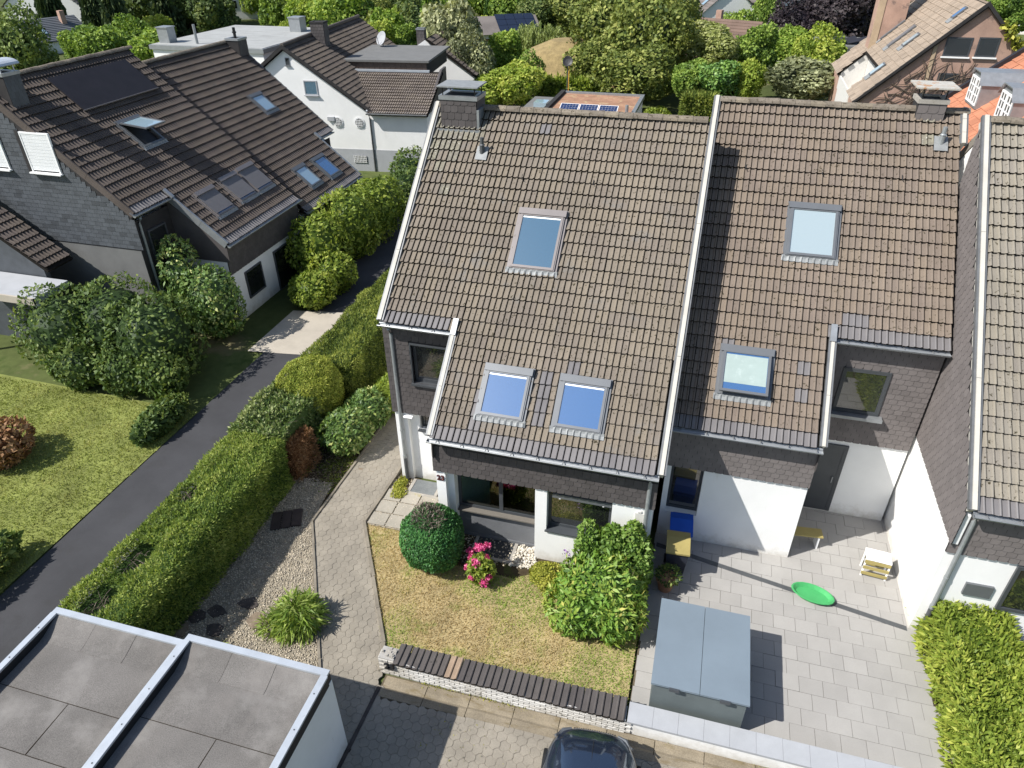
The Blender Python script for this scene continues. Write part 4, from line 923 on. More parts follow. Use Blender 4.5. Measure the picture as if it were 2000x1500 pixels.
# topiary with dead crown
tp = bush('topiary_shrub', 'dark green clipped barrel shrub with a dead grey brown top', 'shrub', (2.05, -.86, .92), (.80, .80, .93), 26000, LM['box'], .05, .028, .05, 3.5)
P, N, wv = ball(16000, (0, 0, .92), (.83, .83, .97), .05, 3.5)
s = (P[:, 2]-.1*P[:, 1] > 1.36+.1*wv) & (np.hypot(P[:, 0]+.02, P[:, 1]+.12) < .40+.09*wv)
V, F, R = leaves(P[s], N[s], .10, .016, .5); put_foliage(tp, V, F, R, LM['twig'], 'dead_top')
hp = bush('pink_hydrangea', 'hydrangea with bright pink flower heads beside the light well', 'hydrangea', (3.38, -1.12, .42), (.31, .28, .42), 1300, LM['bright'], .11, .075, .12)
blooms(hp, [(-.02, -.15, .82), (-.22, .06, .72), (.16, .1, .78), (-.12, .3, .88), (.1, .36, .92), (-.27, -.1, .52), (-.1, -.30, .45), (.28, -.2, .45), (.2, -.3, .32), (-.3, .22, .75), (.0, .2, 1.0)], LM['bloompink'], .085)
bush('rhododendron', 'large bright green glossy leaved shrub on the lawn before the right window', 'shrub', [(6.45, -1.35, .85), (6.1, -1.75, .6), (6.9, -1.7, .6)], [(.95, .85, .85), (.75, .7, .6), (.6, .7, .62)], 7600, LM['rhodo'], .15, .055, .13, spread=.65, rb=.55)
lb = bush('flowering_shrub', 'taller light green shrub growing up against the white wall and downpipe', 'shrub', [(6.05, -.42, 1.2), (6.55, -.45, 1.35), (7.0, -.38, 1.3), (7.3, -.5, 1.0)], [(.36, .36, .72), (.34, .36, .75), (.36, .36, .78), (.28, .34, .7)], 6400, LM['lilac'], .10, .06, .2, 4, rb=.55)
P = np.array([(-.55, -.2, 1.1)]); V, F, R = leaves(np.repeat(P, 30, 0)+rng.normal(0, .04, (30, 3)), sph(30), .05, .045); put_foliage(lb, V, F, R, LM['bloomlilac'], 'blossom')
bush('lime_groundcover', 'low yellow green ground cover plant at the foot of the white wall', 'plant', [(4.95, -.62, .14), (5.3, -.9, .12)], [(.42, .36, .30), (.35, .35, .26)], 3200, LM['lime'], .06, .03, .2, stems=False)
# dwarf bamboo clump: long blades
def blades(label, cat, name, c, n, r, h, m, ln=.25, w=.038, group=None):
    root = thing(name, label, cat, (c[0], c[1], 0), 0, group)
    a = rng.uniform(0, 6.28, n); q = np.sqrt(rng.uniform(0, 1, n))*r; base = np.stack([q*np.cos(a), q*np.sin(a), rng.uniform(.05, 1, n)*h*(1.05-(q/r)**2*.6)], 1)
    d = np.stack([np.cos(a), np.sin(a), rng.uniform(-.5, .7, n)], 1)+rng.normal(0, .5, (n, 3)); V, F, R = leaves(base, d/np.linalg.norm(d, axis=1, keepdims=True), ln, w, .25)
    V = V.reshape(-1, 4, 3); V[:, 2, 2] -= .07; put_foliage(root, V.reshape(-1, 3), F, R, m, 'leaf_blades')
    b = MB()
    for i in range(26):
        x, y = random.gauss(0, r*.4), random.gauss(0, r*.4); b.tube([(x*.7, y*.7, -.02), (x, y, h*.5), (x*1.4, y*1.4, h*.9)], [.006, .005, .003], 4)
    b.r = [.3]*len(b.f); b.build('culms', [m], root); return root
blades('clump of light green dwarf bamboo on the gravel beside the path edge', 'bamboo', 'dwarf_bamboo', (-.42, -3.5), 1700, .52, .80, LM['bamboo'])
blades('small loose tuft of bamboo leaves by the garage rim', 'bamboo', 'bamboo_tuft', (-.98, -3.75), 260, .28, .30, LM['bamboo'], .26, .035)
blades('tiny green sprout poking up behind the garage corner', 'plant', 'grass_sprout', (-1.75, -4.75), 34, .1, .35, LM['bamboo'], .2, .03)
bush('weed_patch', 'yellow green weeds in the gravel at the foot of the grey downpipe', 'plant', [(-.02, 1.75, .03), (.12, 1.35, .03)], [(.2, .35, .09), (.2, .25, .08)], 1300, LM['lime'], .05, .03, .3, stems=False)
stuffP = rng.uniform((-3.3, .8), (-1.8, 2.6), (5200, 2)); kk = wob(np.c_[stuffP, np.zeros(len(stuffP))], 2.3)+rng.normal(0, .4, len(stuffP)) > .0
stuffP = stuffP[kk]; V, F, R = leaves(np.c_[stuffP, np.zeros(len(stuffP))], np.tile((0, 0, 1.), (len(stuffP), 1)), .045, .02, .9)
link(mesh('ground_cover', V, F, [LM['bright']], None, R), 'ground_cover', None, kind='stuff')
# lawn blades
n = 70000; P2 = rng.uniform((-.4, -3.75), (7.5, .1), (n, 2)); P2 = P2[inpoly(P2, lawn_poly)]; n = len(P2)
P3 = np.stack([P2[:, 0], P2[:, 1], np.full(n, .01)], 1)
gr = .36+.34*wob(P3, 1.3)+.24*wob(P3+9, 3.6)+.95*np.exp(-((P2[:, 0]-5.3)/1.15)**2-((P2[:, 1]+1.15)/.95)**2)+.8*np.exp(-((P2[:, 0]-3.6)/1.1)**2-((P2[:, 1]+1.3)/.5)**2)+.7*np.exp(-((P2[:, 0]-7.0)/.9)**2-((P2[:, 1]+3.0)/.8)**2)+.45*np.exp(-((P2[:, 1]+3.5)/.3)**2)
V, F, R = leaves(P3, np.tile((0, 0, 1.), (n, 1)), .062, .012, .75, np.clip(gr-.05, 0, 1))
link(mesh('lawn_grass', V, F, [LM['grass']], None, R), 'lawn_grass', None, kind='stuff')
# weeds along the gutter stones and paving joints
def weedline(name, x0, x1, yf, n, m, sd=.05, L=.05):
    x = rng.uniform(x0, x1, n); P = np.stack([x, yf(x)+rng.normal(0, sd, n), np.full(n, .0)], 1); kp = wob(P, 1.9)+rng.normal(0, .3, n) > .25; P = P[kp]
    V, F, R = leaves(P, np.tile((0, 0, 1.), (len(P), 1)), L, .018, .9); link(mesh(name, V, F, [m], None, R), name, None, kind='stuff')
weedline('gutter_weeds', 2.3, 13, lambda x: -4.22+.012*(x-2.2), 2600, LM['lime'])
weedline('driveway_weeds', 2.4, 12, lambda x: -4.86+.02*(x-2.2)+rng.uniform(-.9, 0, len(x)), 900, LM['lime'], .05)
weedline('path_weeds', -.33, 1.7, lambda x: np.where(x < 0, -.2, -.35-1.7*x)+.02, 350, LM['lime'], .03)

# ---------------------------------------------------------------- neighbour's forecourt
yard = sheet('forecourt', [(7.52, -3.95), (13.9, -3.7), (13.62, 1.9), (13.5, 5.4), (7.52, 5.4)], -.012, MT['joint'])
ys = []
SLV = []
for k in range(6):
    m = MB().box(.004, .496, .004, .396, -.03, .0+.002*k % 3, r=float(np.random.default_rng(k).uniform())); SLV.append(m.arr())
for i in range(14):
    for j in range(23):
        x, y = 7.56+i*.5-(.25 if j % 2 else 0), -3.85+j*.4
        if x < 13.75 and x > 7.1 and y < 5.2 and not (y > 1.8 and x < 10.7): ys.append((Matrix.Translation((max(x, 7.53), y, random.gauss(0, .0015))), random.randrange(6)))
pieces('paving_slab', yard, SLV, ys, [MT['yardslab']], limit=300)
MB().prism([(7.6, 1.24), (13.6, .06), (13.6, .20), (7.6, 1.38)], 2, -.02, .012).build('drain_channel', [MT['pipedark']], yard)
nw = thing('garden_wall', 'plain white low wall with grey coping before the neighbouring forecourt', 'wall', (10.2, -4.0, 0))
MB().box(-2.68, 2.9, -.16, .16, -.2, .42).build('wall_core', [MT['white']], nw)
for i in range(11): MB().box(-2.68+i*.507, -2.68+i*.507+.503, -.21, .25, .422, .47+.001*(i % 3)).build('coping_slab', [MT['plinth']], nw)
bx = thing('storage_box', 'large grey blue lidded storage box standing behind the white wall', 'box', (8.85, -2.55, 0))
MT['boxlid'] = mat('grey_blue_lid', (.165, .205, .24), .05, 1.2, 60, .05, .55); MT['boxside'] = mat('grey_green_side', (.115, .135, .135), .08, 2, 60, .08, .7)
MB().box(-.93, .93, -1.05, 1.0, 0, 1.1).build('body', [MT['boxside']], bx)
MB().prism([(-1.12, 1.10), (1.06, 1.10), (1.06, 1.20), (-1.12, 1.15)], 0, -.97, -.005).build('lid', [MT['boxlid']], bx); MB().prism([(-1.12, 1.10), (1.06, 1.10), (1.06, 1.20), (-1.12, 1.15)], 0, .005, .97).build('lid', [MT['boxlid']], bx)
for x in (-.5, .5): MB().box(x-.1, x+.1, -1.16, -1.12, 1.06, 1.14).build('handle', [MT['frame']], bx)
def bin_(label, x, y, body, lid, group='wheeled bins by the party wall'):
    g = thing('wheeled_bin', label, 'bin', (x, y, 0), .06, group)
    b = MB(); vs = []
    for z, w, d in ((.12, .21, .24), (.95, .27, .33)): vs += [(-w, -d, z), (w, -d, z), (w, d, z), (-w, d, z)]
    b.add(vs, [(0, 3, 2, 1), (4, 5, 6, 7), (0, 1, 5, 4), (1, 2, 6, 5), (2, 3, 7, 6), (3, 0, 4, 7)]); b.build('body', [body], g)
    MB().prism([(-.37, .95), (.35, .95), (.35, 1.06), (.1, 1.10), (-.37, 1.0)], 0, -.29, .29).tube([(-.22, .40, 1.0), (.22, .40, 1.0)], .018, 6).build('lid', [lid], g)
    for s in (-.24, .24): MB().tube([(s-.03, .27, .12), (s+.03, .27, .12)], .12, 12).build('wheel', [MT['black']], g)
MT['blue'] = mat('blue_plastic', (.012, .075, .40), .08, 3, rough=.45, finek=.05); MT['yellow'] = mat('yellow_plastic', (.33, .27, .10), .08, 3, rough=.5, finek=.05)
MT['navy'] = mat('dark_grey_plastic', (.03, .034, .05), .1, 3, rough=.5); MT['terracotta'] = mat('terracotta', (.40, .21, .13), .12, 5, 50, .12, .9); MT['green'] = mat('green_plastic', (.06, .33, .11), .08, 3, rough=.5, finek=.04)
bin_('blue wheeled bin against the neighbour house wall', 8.15, 1.2, MT['blue'], MT['blue'])
bin_('dark wheeled bin with yellow lid in front of the blue one', 8.12, .52, MT['navy'], MT['yellow'])
p = thing('flower_pot', 'terracotta flower pot on the forecourt next to the bins', 'pot', (7.95, -.12, 0))
MB().lathe([(.001, 0), (.17, 0), (.23, .34), (.26, .34), (.26, .40), (.21, .40), (.20, .34), (.001, .34)], n=18).build('pot', [MT['terracotta']], p)
P, N, wv = ball(420, (0, 0, .5), (.25, .25, .2), .2); V, F, R = leaves(P, N, .1, .05); put_foliage(p, V, F, R, LM['greybush'])
g = thing('plastic_sledge', 'flat green plastic tub lying on the grey paving', 'tub', (11.5, .55, 0), -.25)
MB().lathe([(.001, .02), (.36, .02), (.44, .12), (.47, .12), (.46, .14), (.43, .14), (.35, .045), (.001, .045)], n=20).build('tub', [MT['green']], g)
for o in g.children: o.scale = (1.1, .62, 1)
c = thing('slatted_crate', 'small crate with yellow slats beside the long white wall', 'crate', (13.05, 1.75, 0), -.1)
for z in (.08, .28, .48): MB().box(-.3, .3, -.2, -.18, z, z+.09).build('slat', [MT['yellow']], c); MB().box(-.3, .3, .18, .2, z, z+.09).build('slat', [MT['yellow']], c)
for x in (-.3, .26):
    for y in (-.18, .14): MB().box(x, x+.04, y, y+.04, 0, .62).build('post', [MT['framew']], c)
MB().box(-.3, .3, -.2, .2, .60, .63).build('top_shelf', [MT['framew']], c)
b = thing('garden_bench', 'small yellowish bench at the corner of the white bay', 'bench', (11.35, 2.35, 0), .1)
MB().box(-.45, .45, -.16, .16, .42, .46).build('seat', [MT['yellow']], b)
for x in (-.38, .33): MB().box(x, x+.05, -.14, .14, 0, .42).build('leg', [MT['framew']], b)
hedge('garden_hedge', 'bright yellow green hedge bordering the forecourt at the right edge', 'hedge', 13.85, 15.4, -4.2, .75, 1.2, 22000, LM['bright'], .10, .05, .14)
lw = thing('garden_wall', 'short white garden wall right of the bright hedge', 'wall', (16.2, -.1, 0)); MB().box(-.7, 1.5, -.12, .12, -.1, .7).build('wall_core', [MT['white']], lw); MB().box(-.72, 1.52, -.16, .16, .7, .75).build('coping_slab', [MT['plinth']], lw)
sheet('side_garden', [(13.7, -6), (30, -6), (30, 4), (13.7, 4)], -.02, MT['soil'])
bush('low_shrub', 'low green shrub beside the house at the right edge', 'shrub', [(16.4, -1.1, .35)], [(.8, .6, .45)], 2600, LM['bright'], .1, .05)

# ---------------------------------------------------------------- car nosed up to the wall
car = thing('parked_car', 'dark blue parked car cut off by the lower edge, nose to the garden wall', 'car', (6.93, -4.66, 0), .07)
MT['paint'] = glassmat('dark_blue_car_paint', (.012, .018, .032), .16, .06, (.8, .9, 1)); MT['tyre'] = mat('tyre', (.02, .02, .02), .1, 8, rough=.9)
st = [(0, .60, .30, .60), (-.05, .70, .24, .70), (-.14, .78, .2, .80), (-.42, .86, .18, .92), (-.9, .89, .18, 1.0), (-1.25, .90, .18, 1.04), (-1.95, .87, .18, 1.40), (-2.4, .87, .18, 1.46), (-3.3, .86, .18, 1.42), (-3.85, .84, .2, 1.05), (-4.15, .78, .26, .85)]
V = []; F = []; nn = 17
for y, hw, zb, zt in st:
    for i in range(nn):
        t_ = math.pi*i/(nn-1); cx = math.cos(t_); sx = math.sin(t_); wz = .62
        V.append((1.06*hw*math.copysign(abs(cx)**.55, cx)*(1 if zt < 1 or sx < .7 else .82), y-(.16*(abs(cx)**2)*(1 if y > -.5 else 0)), zb+(zt-zb)*abs(sx)**.62))
for k in range(len(st)-1):
    for i in range(nn-1): F.append((k*nn+i, k*nn+i+1, (k+1)*nn+i+1, (k+1)*nn+i))
F.append(tuple(range(nn)))
link(mesh('body', np.array(V), F, [MT['paint']], smooth=True), 'body', car)
def strip(pts, w, m, nm): MB().tube(pts, w, 6).build(nm, [m], car)
if 0: strip([(-.80, -.55, .70), (-.74, -.28, .66), (-.62, -.14, .60), (-.4, -.03, .55), (0, .0, .545), (.4, -.03, .55), (.62, -.14, .60), (.74, -.28, .66), (.80, -.55, .70)], .018, MT['alu'], 'bonnet_edge')
for i in range(19): x = -.40+i*.0445; MB().box(x-.014, x+.014, -.03, .016-.1*x*x, .55, .61).build('grille_bar', [MT['black']], car)
for s in (-1, 1):
    MB().tube([(s*.46, -.07, .66), (s*.62, -.15, .68), (s*.75, -.32, .74)], [.03, .05, .03], 8).build('headlight', [MT['alu']], car)
    MB().box(s*.92-.09, s*.92+.09, -1.62, -1.5, .95, 1.08).build('wing_mirror', [MT['paint']], car)
    for y in (-.72, -3.3): MB().tube([(s*.84-.1, y, .31), (s*.84+.1, y, .31)], .31, 20).build('wheel', [MT['tyre']], car)
MB().add([(-.72, -1.30, 1.07), (.72, -1.30, 1.07), (.58, -1.9, 1.39), (-.58, -1.9, 1.39)], [(0, 1, 2, 3)]).build('windscreen', [MT['window']], car)
strip([(0, -.05, .69), (0, -.42, .925), (0, -1.2, 1.035)], .006, MT['black'], 'bonnet_crease')
MT['greyfelt'] = mat('grey_flat_roof', (.155, .155, .15), .1, 1.5, 50, .15, .9)
PLACES = ['above the curved chimney cowl', 'above the black roof panel', 'above the pale flat roof', 'above the white gabled house', 'above the left chimney', 'above the sedum roof', 'above the right end of the big oaks', 'above the old brown roof', 'behind the copper beech', 'behind the brick house']
# ---------------------------------------------------------------- dark roofed row to the left
MSB = [MT['slateblue'], MT['slateback']]
LA = [(3.15, 4.35, 3.05, 4.4, 'alu', 'lightpane', 'open'), (2.80, 3.92, 6.98, 8.2, 'alubrown', 'bluepane', 'blind'), (4.48, 5.60, 6.90, 8.15, 'alubrown', 'bluepane', 'blind'), (5.78, 6.92, 6.86, 8.15, 'alubrown', 'bluepane', 'blind')]
MT['lightpane'] = glassmat('skylight_glass_pale', (.30, .42, .48), .35, .05)
LA[0] = LA[0][:5]+('lightpane', 'open')
HA, MA, RFA, DA = terrace('terraced_house', 'dark roofed house at left with grey slate gable, black roof panel and open roof window', (-10.5, 7.6, -.3), math.pi/2, 7.5, 1.95, 'L', 'tiledark', 'slateblue', LA, right_verge=False, zg=.3, vm='tiledark')
def frontwall(root, D, W, M, wins=((2.8, 4.0, .9, 2.1), (5.0, 6.6, .2, 2.1)), side='L'):
    lo, up, fy, ey = D['lo'], D['up'], D['fy'], D['ey']; w = MB()
    w.box(lo[0], lo[1], fy, fy+.3, -.1, 3.4); w.box(up[0]+.02, up[1]-.02, ey, ey+.3, -.1, 5.0); w.build('front_wall', [MT['white']], root)
    sb = MB().box(lo[0], lo[1], fy-.035, fy, 2.35, 3.35).box(up[0], up[1], ey-.035, ey, 2.4, 5.1).build('slate_band', [MT['slateback']], root)
    slates(sb, 'slate', lo[0], lo[1], 2.35, 3.3, fy-.035, MSL, M, limit=60)
    for a in wins: window(root, lo[0]+a[0]-1.95, lo[0]+a[1]-1.95, a[2], a[3], fy-.065)
    window(root, up[0]+.5, up[0]+1.5, 3.4, 4.6, ey-.10)
    downpipe(root, up[0]+.25, ey-.05, 5.3, 0)
frontwall(HA, DA, 7.5, MA)
# gable towards the photo: slate cladding, shuttered windows
gb = MB().prism([(2.05, 4.0), (13, 4.0), (13, 4.3), (6.9, 9.36), (2.05, 5.30)], 0, -.03, .02).build('slate_gable', [MT['slateback']], HA)
TG = Matrix(((0, 1, 0, -.03), (-1, 0, 0, 0), (0, 0, 1, 0), (0, 0, 0, 1)))
slates(gb, 'slate', -10, -1.95, 4.05, 9.4, 0, MSB, MA, T=TG, w=.32, h=.16, rect=True, holes=[(-5.80, -4.42, 6.72, 8.18), (-8.1, -6.7, 6.72, 8.18)], clip=lambda x, z: z < 9.33-abs(6.9+x)*.836-.12)
MB().box(-.02, .25, 2.1, 12, -.1, 4.02).build('gable_base', [MT['greyfelt']], HA)
for a in (4.47, 6.75):
    wn = MB().box(-.10, -.03, a, a+.06, 6.75, 8.15).box(-.10, -.03, a+1.22, a+1.28, 6.75, 8.15).box(-.10, -.03, a+.06, a+1.22, 8.09, 8.15).build('shuttered_window', [MT['framew']], HA)
    sh = MB()
    for i in range(22): sh.box(-.085-.004*(i % 2), -.07, a+.06, a+1.22, 6.8+i*.0586, 6.8+i*.0586+.055)
    sh.build('roller_shutter', [MT['shutter']], wn); MB().box(-.2, -.03, a-.05, a+1.33, 6.69, 6.74).build('sill', [MT['framew']], wn)
    MB().box(-.11, -.10, a+1.28, a+1.42, 6.7, 8.2).build('reveal', [MT['slateback']], wn)
# black flat panel on the roof
T = RFA@Matrix.Translation((2.45, -2.2, .12))
bp = MB().box(0, 4.2, 0, 1.65, 0, .05, 0, T).box(-.02, 4.22, -.02, 0, -.01, .06, 1, T); MT['blackpanel'] = mat('black_absorber_panel', (.022, .019, .022), .15, 2, 60, .15, .55)
bp.build('absorber_panel', [MT['blackpanel'], MT['alubrown']], HA)
MB().box(.1, .15, .1, 1.5, -.12, 0, 0, T).box(2.1, 2.15, .1, 1.5, -.12, 0, 0, T).box(4.05, 4.1, .1, 1.5, -.12, 0, 0, T).build('panel_rails', [MT['alu']], HA)
ch = chimney(HA, .25, .95, 5.9, 6.75, 8.2, 9.95, MA, mats=MSB, sw=.16)
cv = MB(); n = 8
pr = [(math.cos(math.pi*i/n)*.5, .16*math.sin(math.pi*i/n)) for i in range(n+1)]; pr += [(x*.96, z-.03) for x, z in pr[::-1]]
cv.prism([(6.32+y, 10.22+z) for y, z in pr], 0, .15, 1.05)
for x in (.32, .88):
    for y in (5.98, 6.66): cv.box(x-.015, x+.015, y-.015, y+.015, 9.95, 10.22)
cv.build('chimney_cowl', [MT['zinclight']], ch)
LB = [(4.0, 5.0, 3.15, 4.25, 'alu', 'lightpane', 'fixed'), (1.68, 2.68, 7.3, 8.5, 'alu', 'lightpane', 'fixed'), (3.42, 4.50, 7.35, 8.6, 'alu', 'bluepane', 'fixed')]
HB, MB_, RFB, DB = terrace('terraced_house', 'farther dark roofed house adjoining it, its chimney with thin flue pipe', (-10.3, 15.2, -.95), math.pi/2, 7.1, 5.6, 'R', 'tiledark', 'slateblue', LB, zg=.9, vm='zincdark', left_verge=False)
frontwall(HB, DB, 7.1, MB_, side='R')
ch = chimney(HB, 6.45, 7.2, 6.1, 6.8, 8.4, 9.85, MB_, mats=[MT['slate'], MT['slateback']])
MB().tube([(6.8, 6.45, 9.8), (6.8, 6.45, 10.35)], .075, 10).tube([(6.8, 6.45, 10.1), (6.8, 6.45, 10.16)], .11, 10).build('flue', [MT['black']], ch)
# low tiled lean-to before the gable
an = thing('lean_to', 'narrow tiled lean-to roof strip climbing along the slate gable at the left edge', 'annex', (-17, 7.0, 0)); Ma = wm(an)
TS = Matrix.Translation((-3.6, -.85, 7.02))@Matrix.Rotation(math.radians(35), 4, 'Y')@Matrix.Rotation(math.pi/2, 4, 'Z')
pl = []
for k in range(20):
    for j in range(4): pl.append((TS@Matrix.Translation((j*.3-.3, -k*.33, 0)), (k*5+j) % 12))
TS2 = TS@Matrix.Rotation(0, 4, 'Z')
dk = MB().box(-.3, .9, -6.4, .3, -.12, -.02, 0, TS).build('roof', [MT['deck']], an)
pieces('roof_tile', dk, TV, pl, [MT['tiledark'], MT['dirtshade'], MT['tilenew']], Ma)
MB().prism([(-4, -.1), (1.2, -.1), (1.2, 3.45), (-4, 7.05)], 1, -.95, -.75).build('slate_wall', [MT['slateblue']], an)
MB().prism([(-2.5, 2.75), (2.2, 2.75), (2.2, 2.95), (-2.5, 2.95)], 1, -2.6, -1.0).build('porch_roof', [MT['plinth']], an)
MB().box(-2.5, 2.2, -2.62, -2.55, 2.70, 2.97).build('porch_fascia', [MT['pavement']], an)
for x in (-2.3, 2.0): MB().box(x, x+.12, -2.45, -2.33, 0, 2.75).build('porch_post', [MT['white']], an)
# ---------------------------------------------------------------- white gabled house behind
HW = thing('gabled_house', 'white gabled house with two round grilled windows and a brown clad roof box', 'house', (-13.74, 30, 0), math.radians(7)); MW = wm(HW)
w = MB().prism([(-9.9, -.2), (0, -.2), (0, 3.72), (-4.97, 7.2), (-9.9, 3.75)], 1, 0, 14).box(.001, 3.75, -.01, 5.5, -.2, 3.66).build('wall', [MT['white']], HW)
MB().box(-9.9, .01, -.03, -.001, -.2, 1.35).box(.011, 3.77, -.04, -.011, -.2, 1.35).build('plinth', [MT['plinth']], HW)
def sloped(root, P0, xd, yd, W, L, m, M, limit=0, poly=None, name='roof'):
    """tiled slope: P0 eave corner, xd along the eave, yd up the slope (unit vectors)"""
    xd = Vector(xd).normalized(); yd = Vector(yd).normalized(); zd = xd.cross(yd)
    F = Matrix.Identity(4)
    for i in range(3): F[i][0] = xd[i]; F[i][1] = yd[i]; F[i][2] = zd[i]; F[i][3] = P0[i]
    d = (MB().prism(poly, 2, -.15, -.02, 0, F) if poly else MB().box(0, W, 0, L, -.15, -.02, 0, F)).build(name, [MT['deck']], root); pl = []
    for k in range(int(L/.335)):
        for j in range(int(W/.3)):
            if not poly or inpoly(np.array([(j*.3+.2, k*.335+.2)]), poly)[0]: pl.append((F@Matrix.Translation((j*.3, k*.335, random.gauss(0, .003))), random.randrange(12)))
    pieces('roof_tile', d, TV, pl, [MT[m], MT['dirtshade'], MT['tilenew']], M, limit=limit, rest='roof_tiles')
    return F, d
sl = math.atan2(3.5, 4.97); cs, sn = math.cos(sl), math.sin(sl)
MT['tilegrey'] = mat('grey_brown_tiles', (.20, .17, .148), .15, .8, 60, .22, .9, spec=.2, rc=TILE_RC, stains=[((.32, .30, .26), 9, .68)])
MT['tilemid'] = mat('dark_grey_brown_tiles', (.135, .115, .10), .15, .8, 60, .22, .9, spec=.2, rc=TILE_RC)
sloped(HW, (.25, -.2, 3.72), (0, 1, 0), (-cs, 0, sn), 14.4, 6.45, 'tilemid', MW, 0)
sloped(HW, (-10.2, 14.2, 3.72), (0, -1, 0), (cs, 0, sn), 14.4, 6.4, 'tilemid', MW, 0)
MB().prism([(.28, 3.62), (.28, 3.84), (-4.97, 7.52), (-10.2, 3.84), (-10.2, 3.62), (-4.97, 7.28)], 1, -.26, -.2).build('verge_board', [MT['slateback']], HW)
MB().tube([(-4.97, -.2, 7.50), (-4.97, 14.2, 7.50)], .12, 8).build('ridge', [MT['tilemid']], HW)
sl2 = math.atan2(1.5, 4.2); sloped(HW, (-3.0, -.35, 3.68), (1, 0, 0), (0, math.cos(sl2), math.sin(sl2)), 6.9, 5.0, 'tilegrey', MW, 300, poly=[(3.05, 0), (6.9, 0), (6.9, 5.0), (.3, 5.0), (3.0, .35)])
MB().prism([(-.3, 3.6), (4.3, 5.5), (5.5, 5.5), (5.5, 3.6)], 0, 3.70, 3.85).build('gable_slate', [MT['slate']], HW)
MB().tube([(.03, -.34, 3.80), (-2.42, 4.15, 5.40)], .06, 6).build('lead_valley', [MT['zinclight']], HW); MB().box(-2.4, 3.0, 4.22, 4.40, 5.31, 5.44).build('lead_ridge', [MT['zinclight']], HW)
gutter(HW, -.05, 3.85, -.36, 3.68, 'zincdark')
downpipe(HW, .05, -.05, 3.66, -.1, 'pipedark')
bxr = MB().box(-3.1, 2.75, 4.6, 10.5, 5.0, 5.88).build('roof_box', [MT['slateback']], HW)
MT['copperbrown'] = mat('brown_metal_cladding', (.115, .085, .07), .1, 3, 50, .1, .5, metal=.3, rnd=.15); MT['greyfelt2'] = mat('grey_flat_roof', (.155, .155, .15), .1, 1.5, 50, .15, .9)
for i in range(16): MB().box(-3.1+i*.366+.01, -3.1+(i+1)*.366-.01, 4.56, 4.6, 5.0, 5.86).box(-3.1+i*.366-.012, -3.1+i*.366+.012, 4.53, 4.6, 5.0, 5.86).build('cladding_panel', [MT['copperbrown']], bxr)
MB().box(-3.3, 2.95, 4.4, 10.7, 5.87, 6.0).build('flat_roof', [MT['greyfelt']], bxr)
chimney(HW, -4.9, -4.0, 4.4, 5.2, 6.4, 8.2, MW, mats=[MT['slate'], MT['slateback']], rim='slateback')
window(HW, -4.03, -3.17, 4.62, 5.48, -.04, frame='plinth', glass='darkpane', t=.06, sill=.1); window(HW, -4.99, -4.72, 6.33, 6.77, -.03, frame='alu', t=.035, sill=.06)
for x in (-2.13, -.7):
    g = MB(); n = 20
    for i in range(n):
        a0, a1 = 2*math.pi*i/n, 2*math.pi*(i+1)/n
        g.add([(x+.27*math.cos(a0), -.02, 3.02+.27*math.sin(a0)), (x+.27*math.cos(a1), -.02, 3.02+.27*math.sin(a1)), (x, -.02, 3.02)], [(0, 1, 2)], 1)
    for k in (-.15, -.05, .05, .15): h = math.sqrt(.34**2-k*k); g.box(x+k-.012, x+k+.012, -.09, -.06, 3.02-h*.8, 3.02+h*.8); g.box(x-h*.8, x+h*.8, -.085, -.065, 3.02+k-.012, 3.02+k+.012)
    for i in range(n):
        a0, a1 = 2*math.pi*i/n, 2*math.pi*(i+1)/n; c_ = lambda a, r, y: (x+r*math.cos(a), y, 3.02+r*math.sin(a))
        g.add([c_(a0, .27, -.03), c_(a1, .27, -.03), c_(a1, .36, -.03), c_(a0, .36, -.03), c_(a0, .36, 0), c_(a1, .36, 0)], [(0, 1, 2, 3), (3, 2, 5, 4)])
    g.build('round_window', [MT['framew'], MT['window']], HW)
g = MB().box(-1.34, -.46, -.05, -.03, .5, .95, 1)
for i in range(9): g.box(-1.32+i*.1, -1.29+i*.1, -.09, -.06, .5, .95)
for i in range(4): g.box(-1.34, -.46, -.085, -.065, .52+i*.13, .545+i*.13)
g.build('cellar_grille', [MT['framew'], MT['black']], HW)
MB().box(-2.75, -2.3, -.14, 0, 3.1, 3.35).build('vent_hood', [MT['plinth']], HW)
HX = thing('gabled_house', 'dark roof end peeping out behind the white house right of its flat roof', 'house', (-13.2, 42, 0), math.radians(7)); MX = wm(HX)
MB().prism([(-4, 0), (2.5, 0), (2.5, 3.9), (-1, 6.3), (-4, 4.5)], 1, 0, 7).build('wall', [MT['white']], HX)
sloped(HX, (2.7, -.2, 3.8), (0, 1, 0), (-.826, 0, .564), 7.4, 4.5, 'tilemid', MX, 0)
chimney(HX, -1.9, -1.3, .4, 1.0, 5, 6.9, MX, mats=[MT['slate'], MT['slateback']])
sd = thing('satellite_dish', 'grey satellite dish standing on the flat roof of the white house', 'dish', (-16.8, 39.6, 5.98), -.5)
def dish(root, r, z, m, tilt=.5):
    T = Matrix.Translation((0, 0, z))@Matrix.Rotation(math.pi/2-.45, 4, 'X')
    b = MB().lathe([(.001, .0), (r*.5, .035*r), (r, .16*r), (r*.98, .2*r), (r*.5, .06*r), (.001, .03*r)], n=20)
    b.v = [tuple(T@Vector(v)) for v in b.v]; b.build('reflector', [m], root)
    MB().tube([(0, .05, 0), (0, .05, z)], .035, 8).build('mast', [MT['pipedark']], root); MB().tube([T@Vector((0, -r, .1)), T@Vector((0, -.1*r, r*.9))], .02, 6).build('feed_arm', [MT['pipedark']], root)
dish(sd, .5, .55, MT['plinth'])

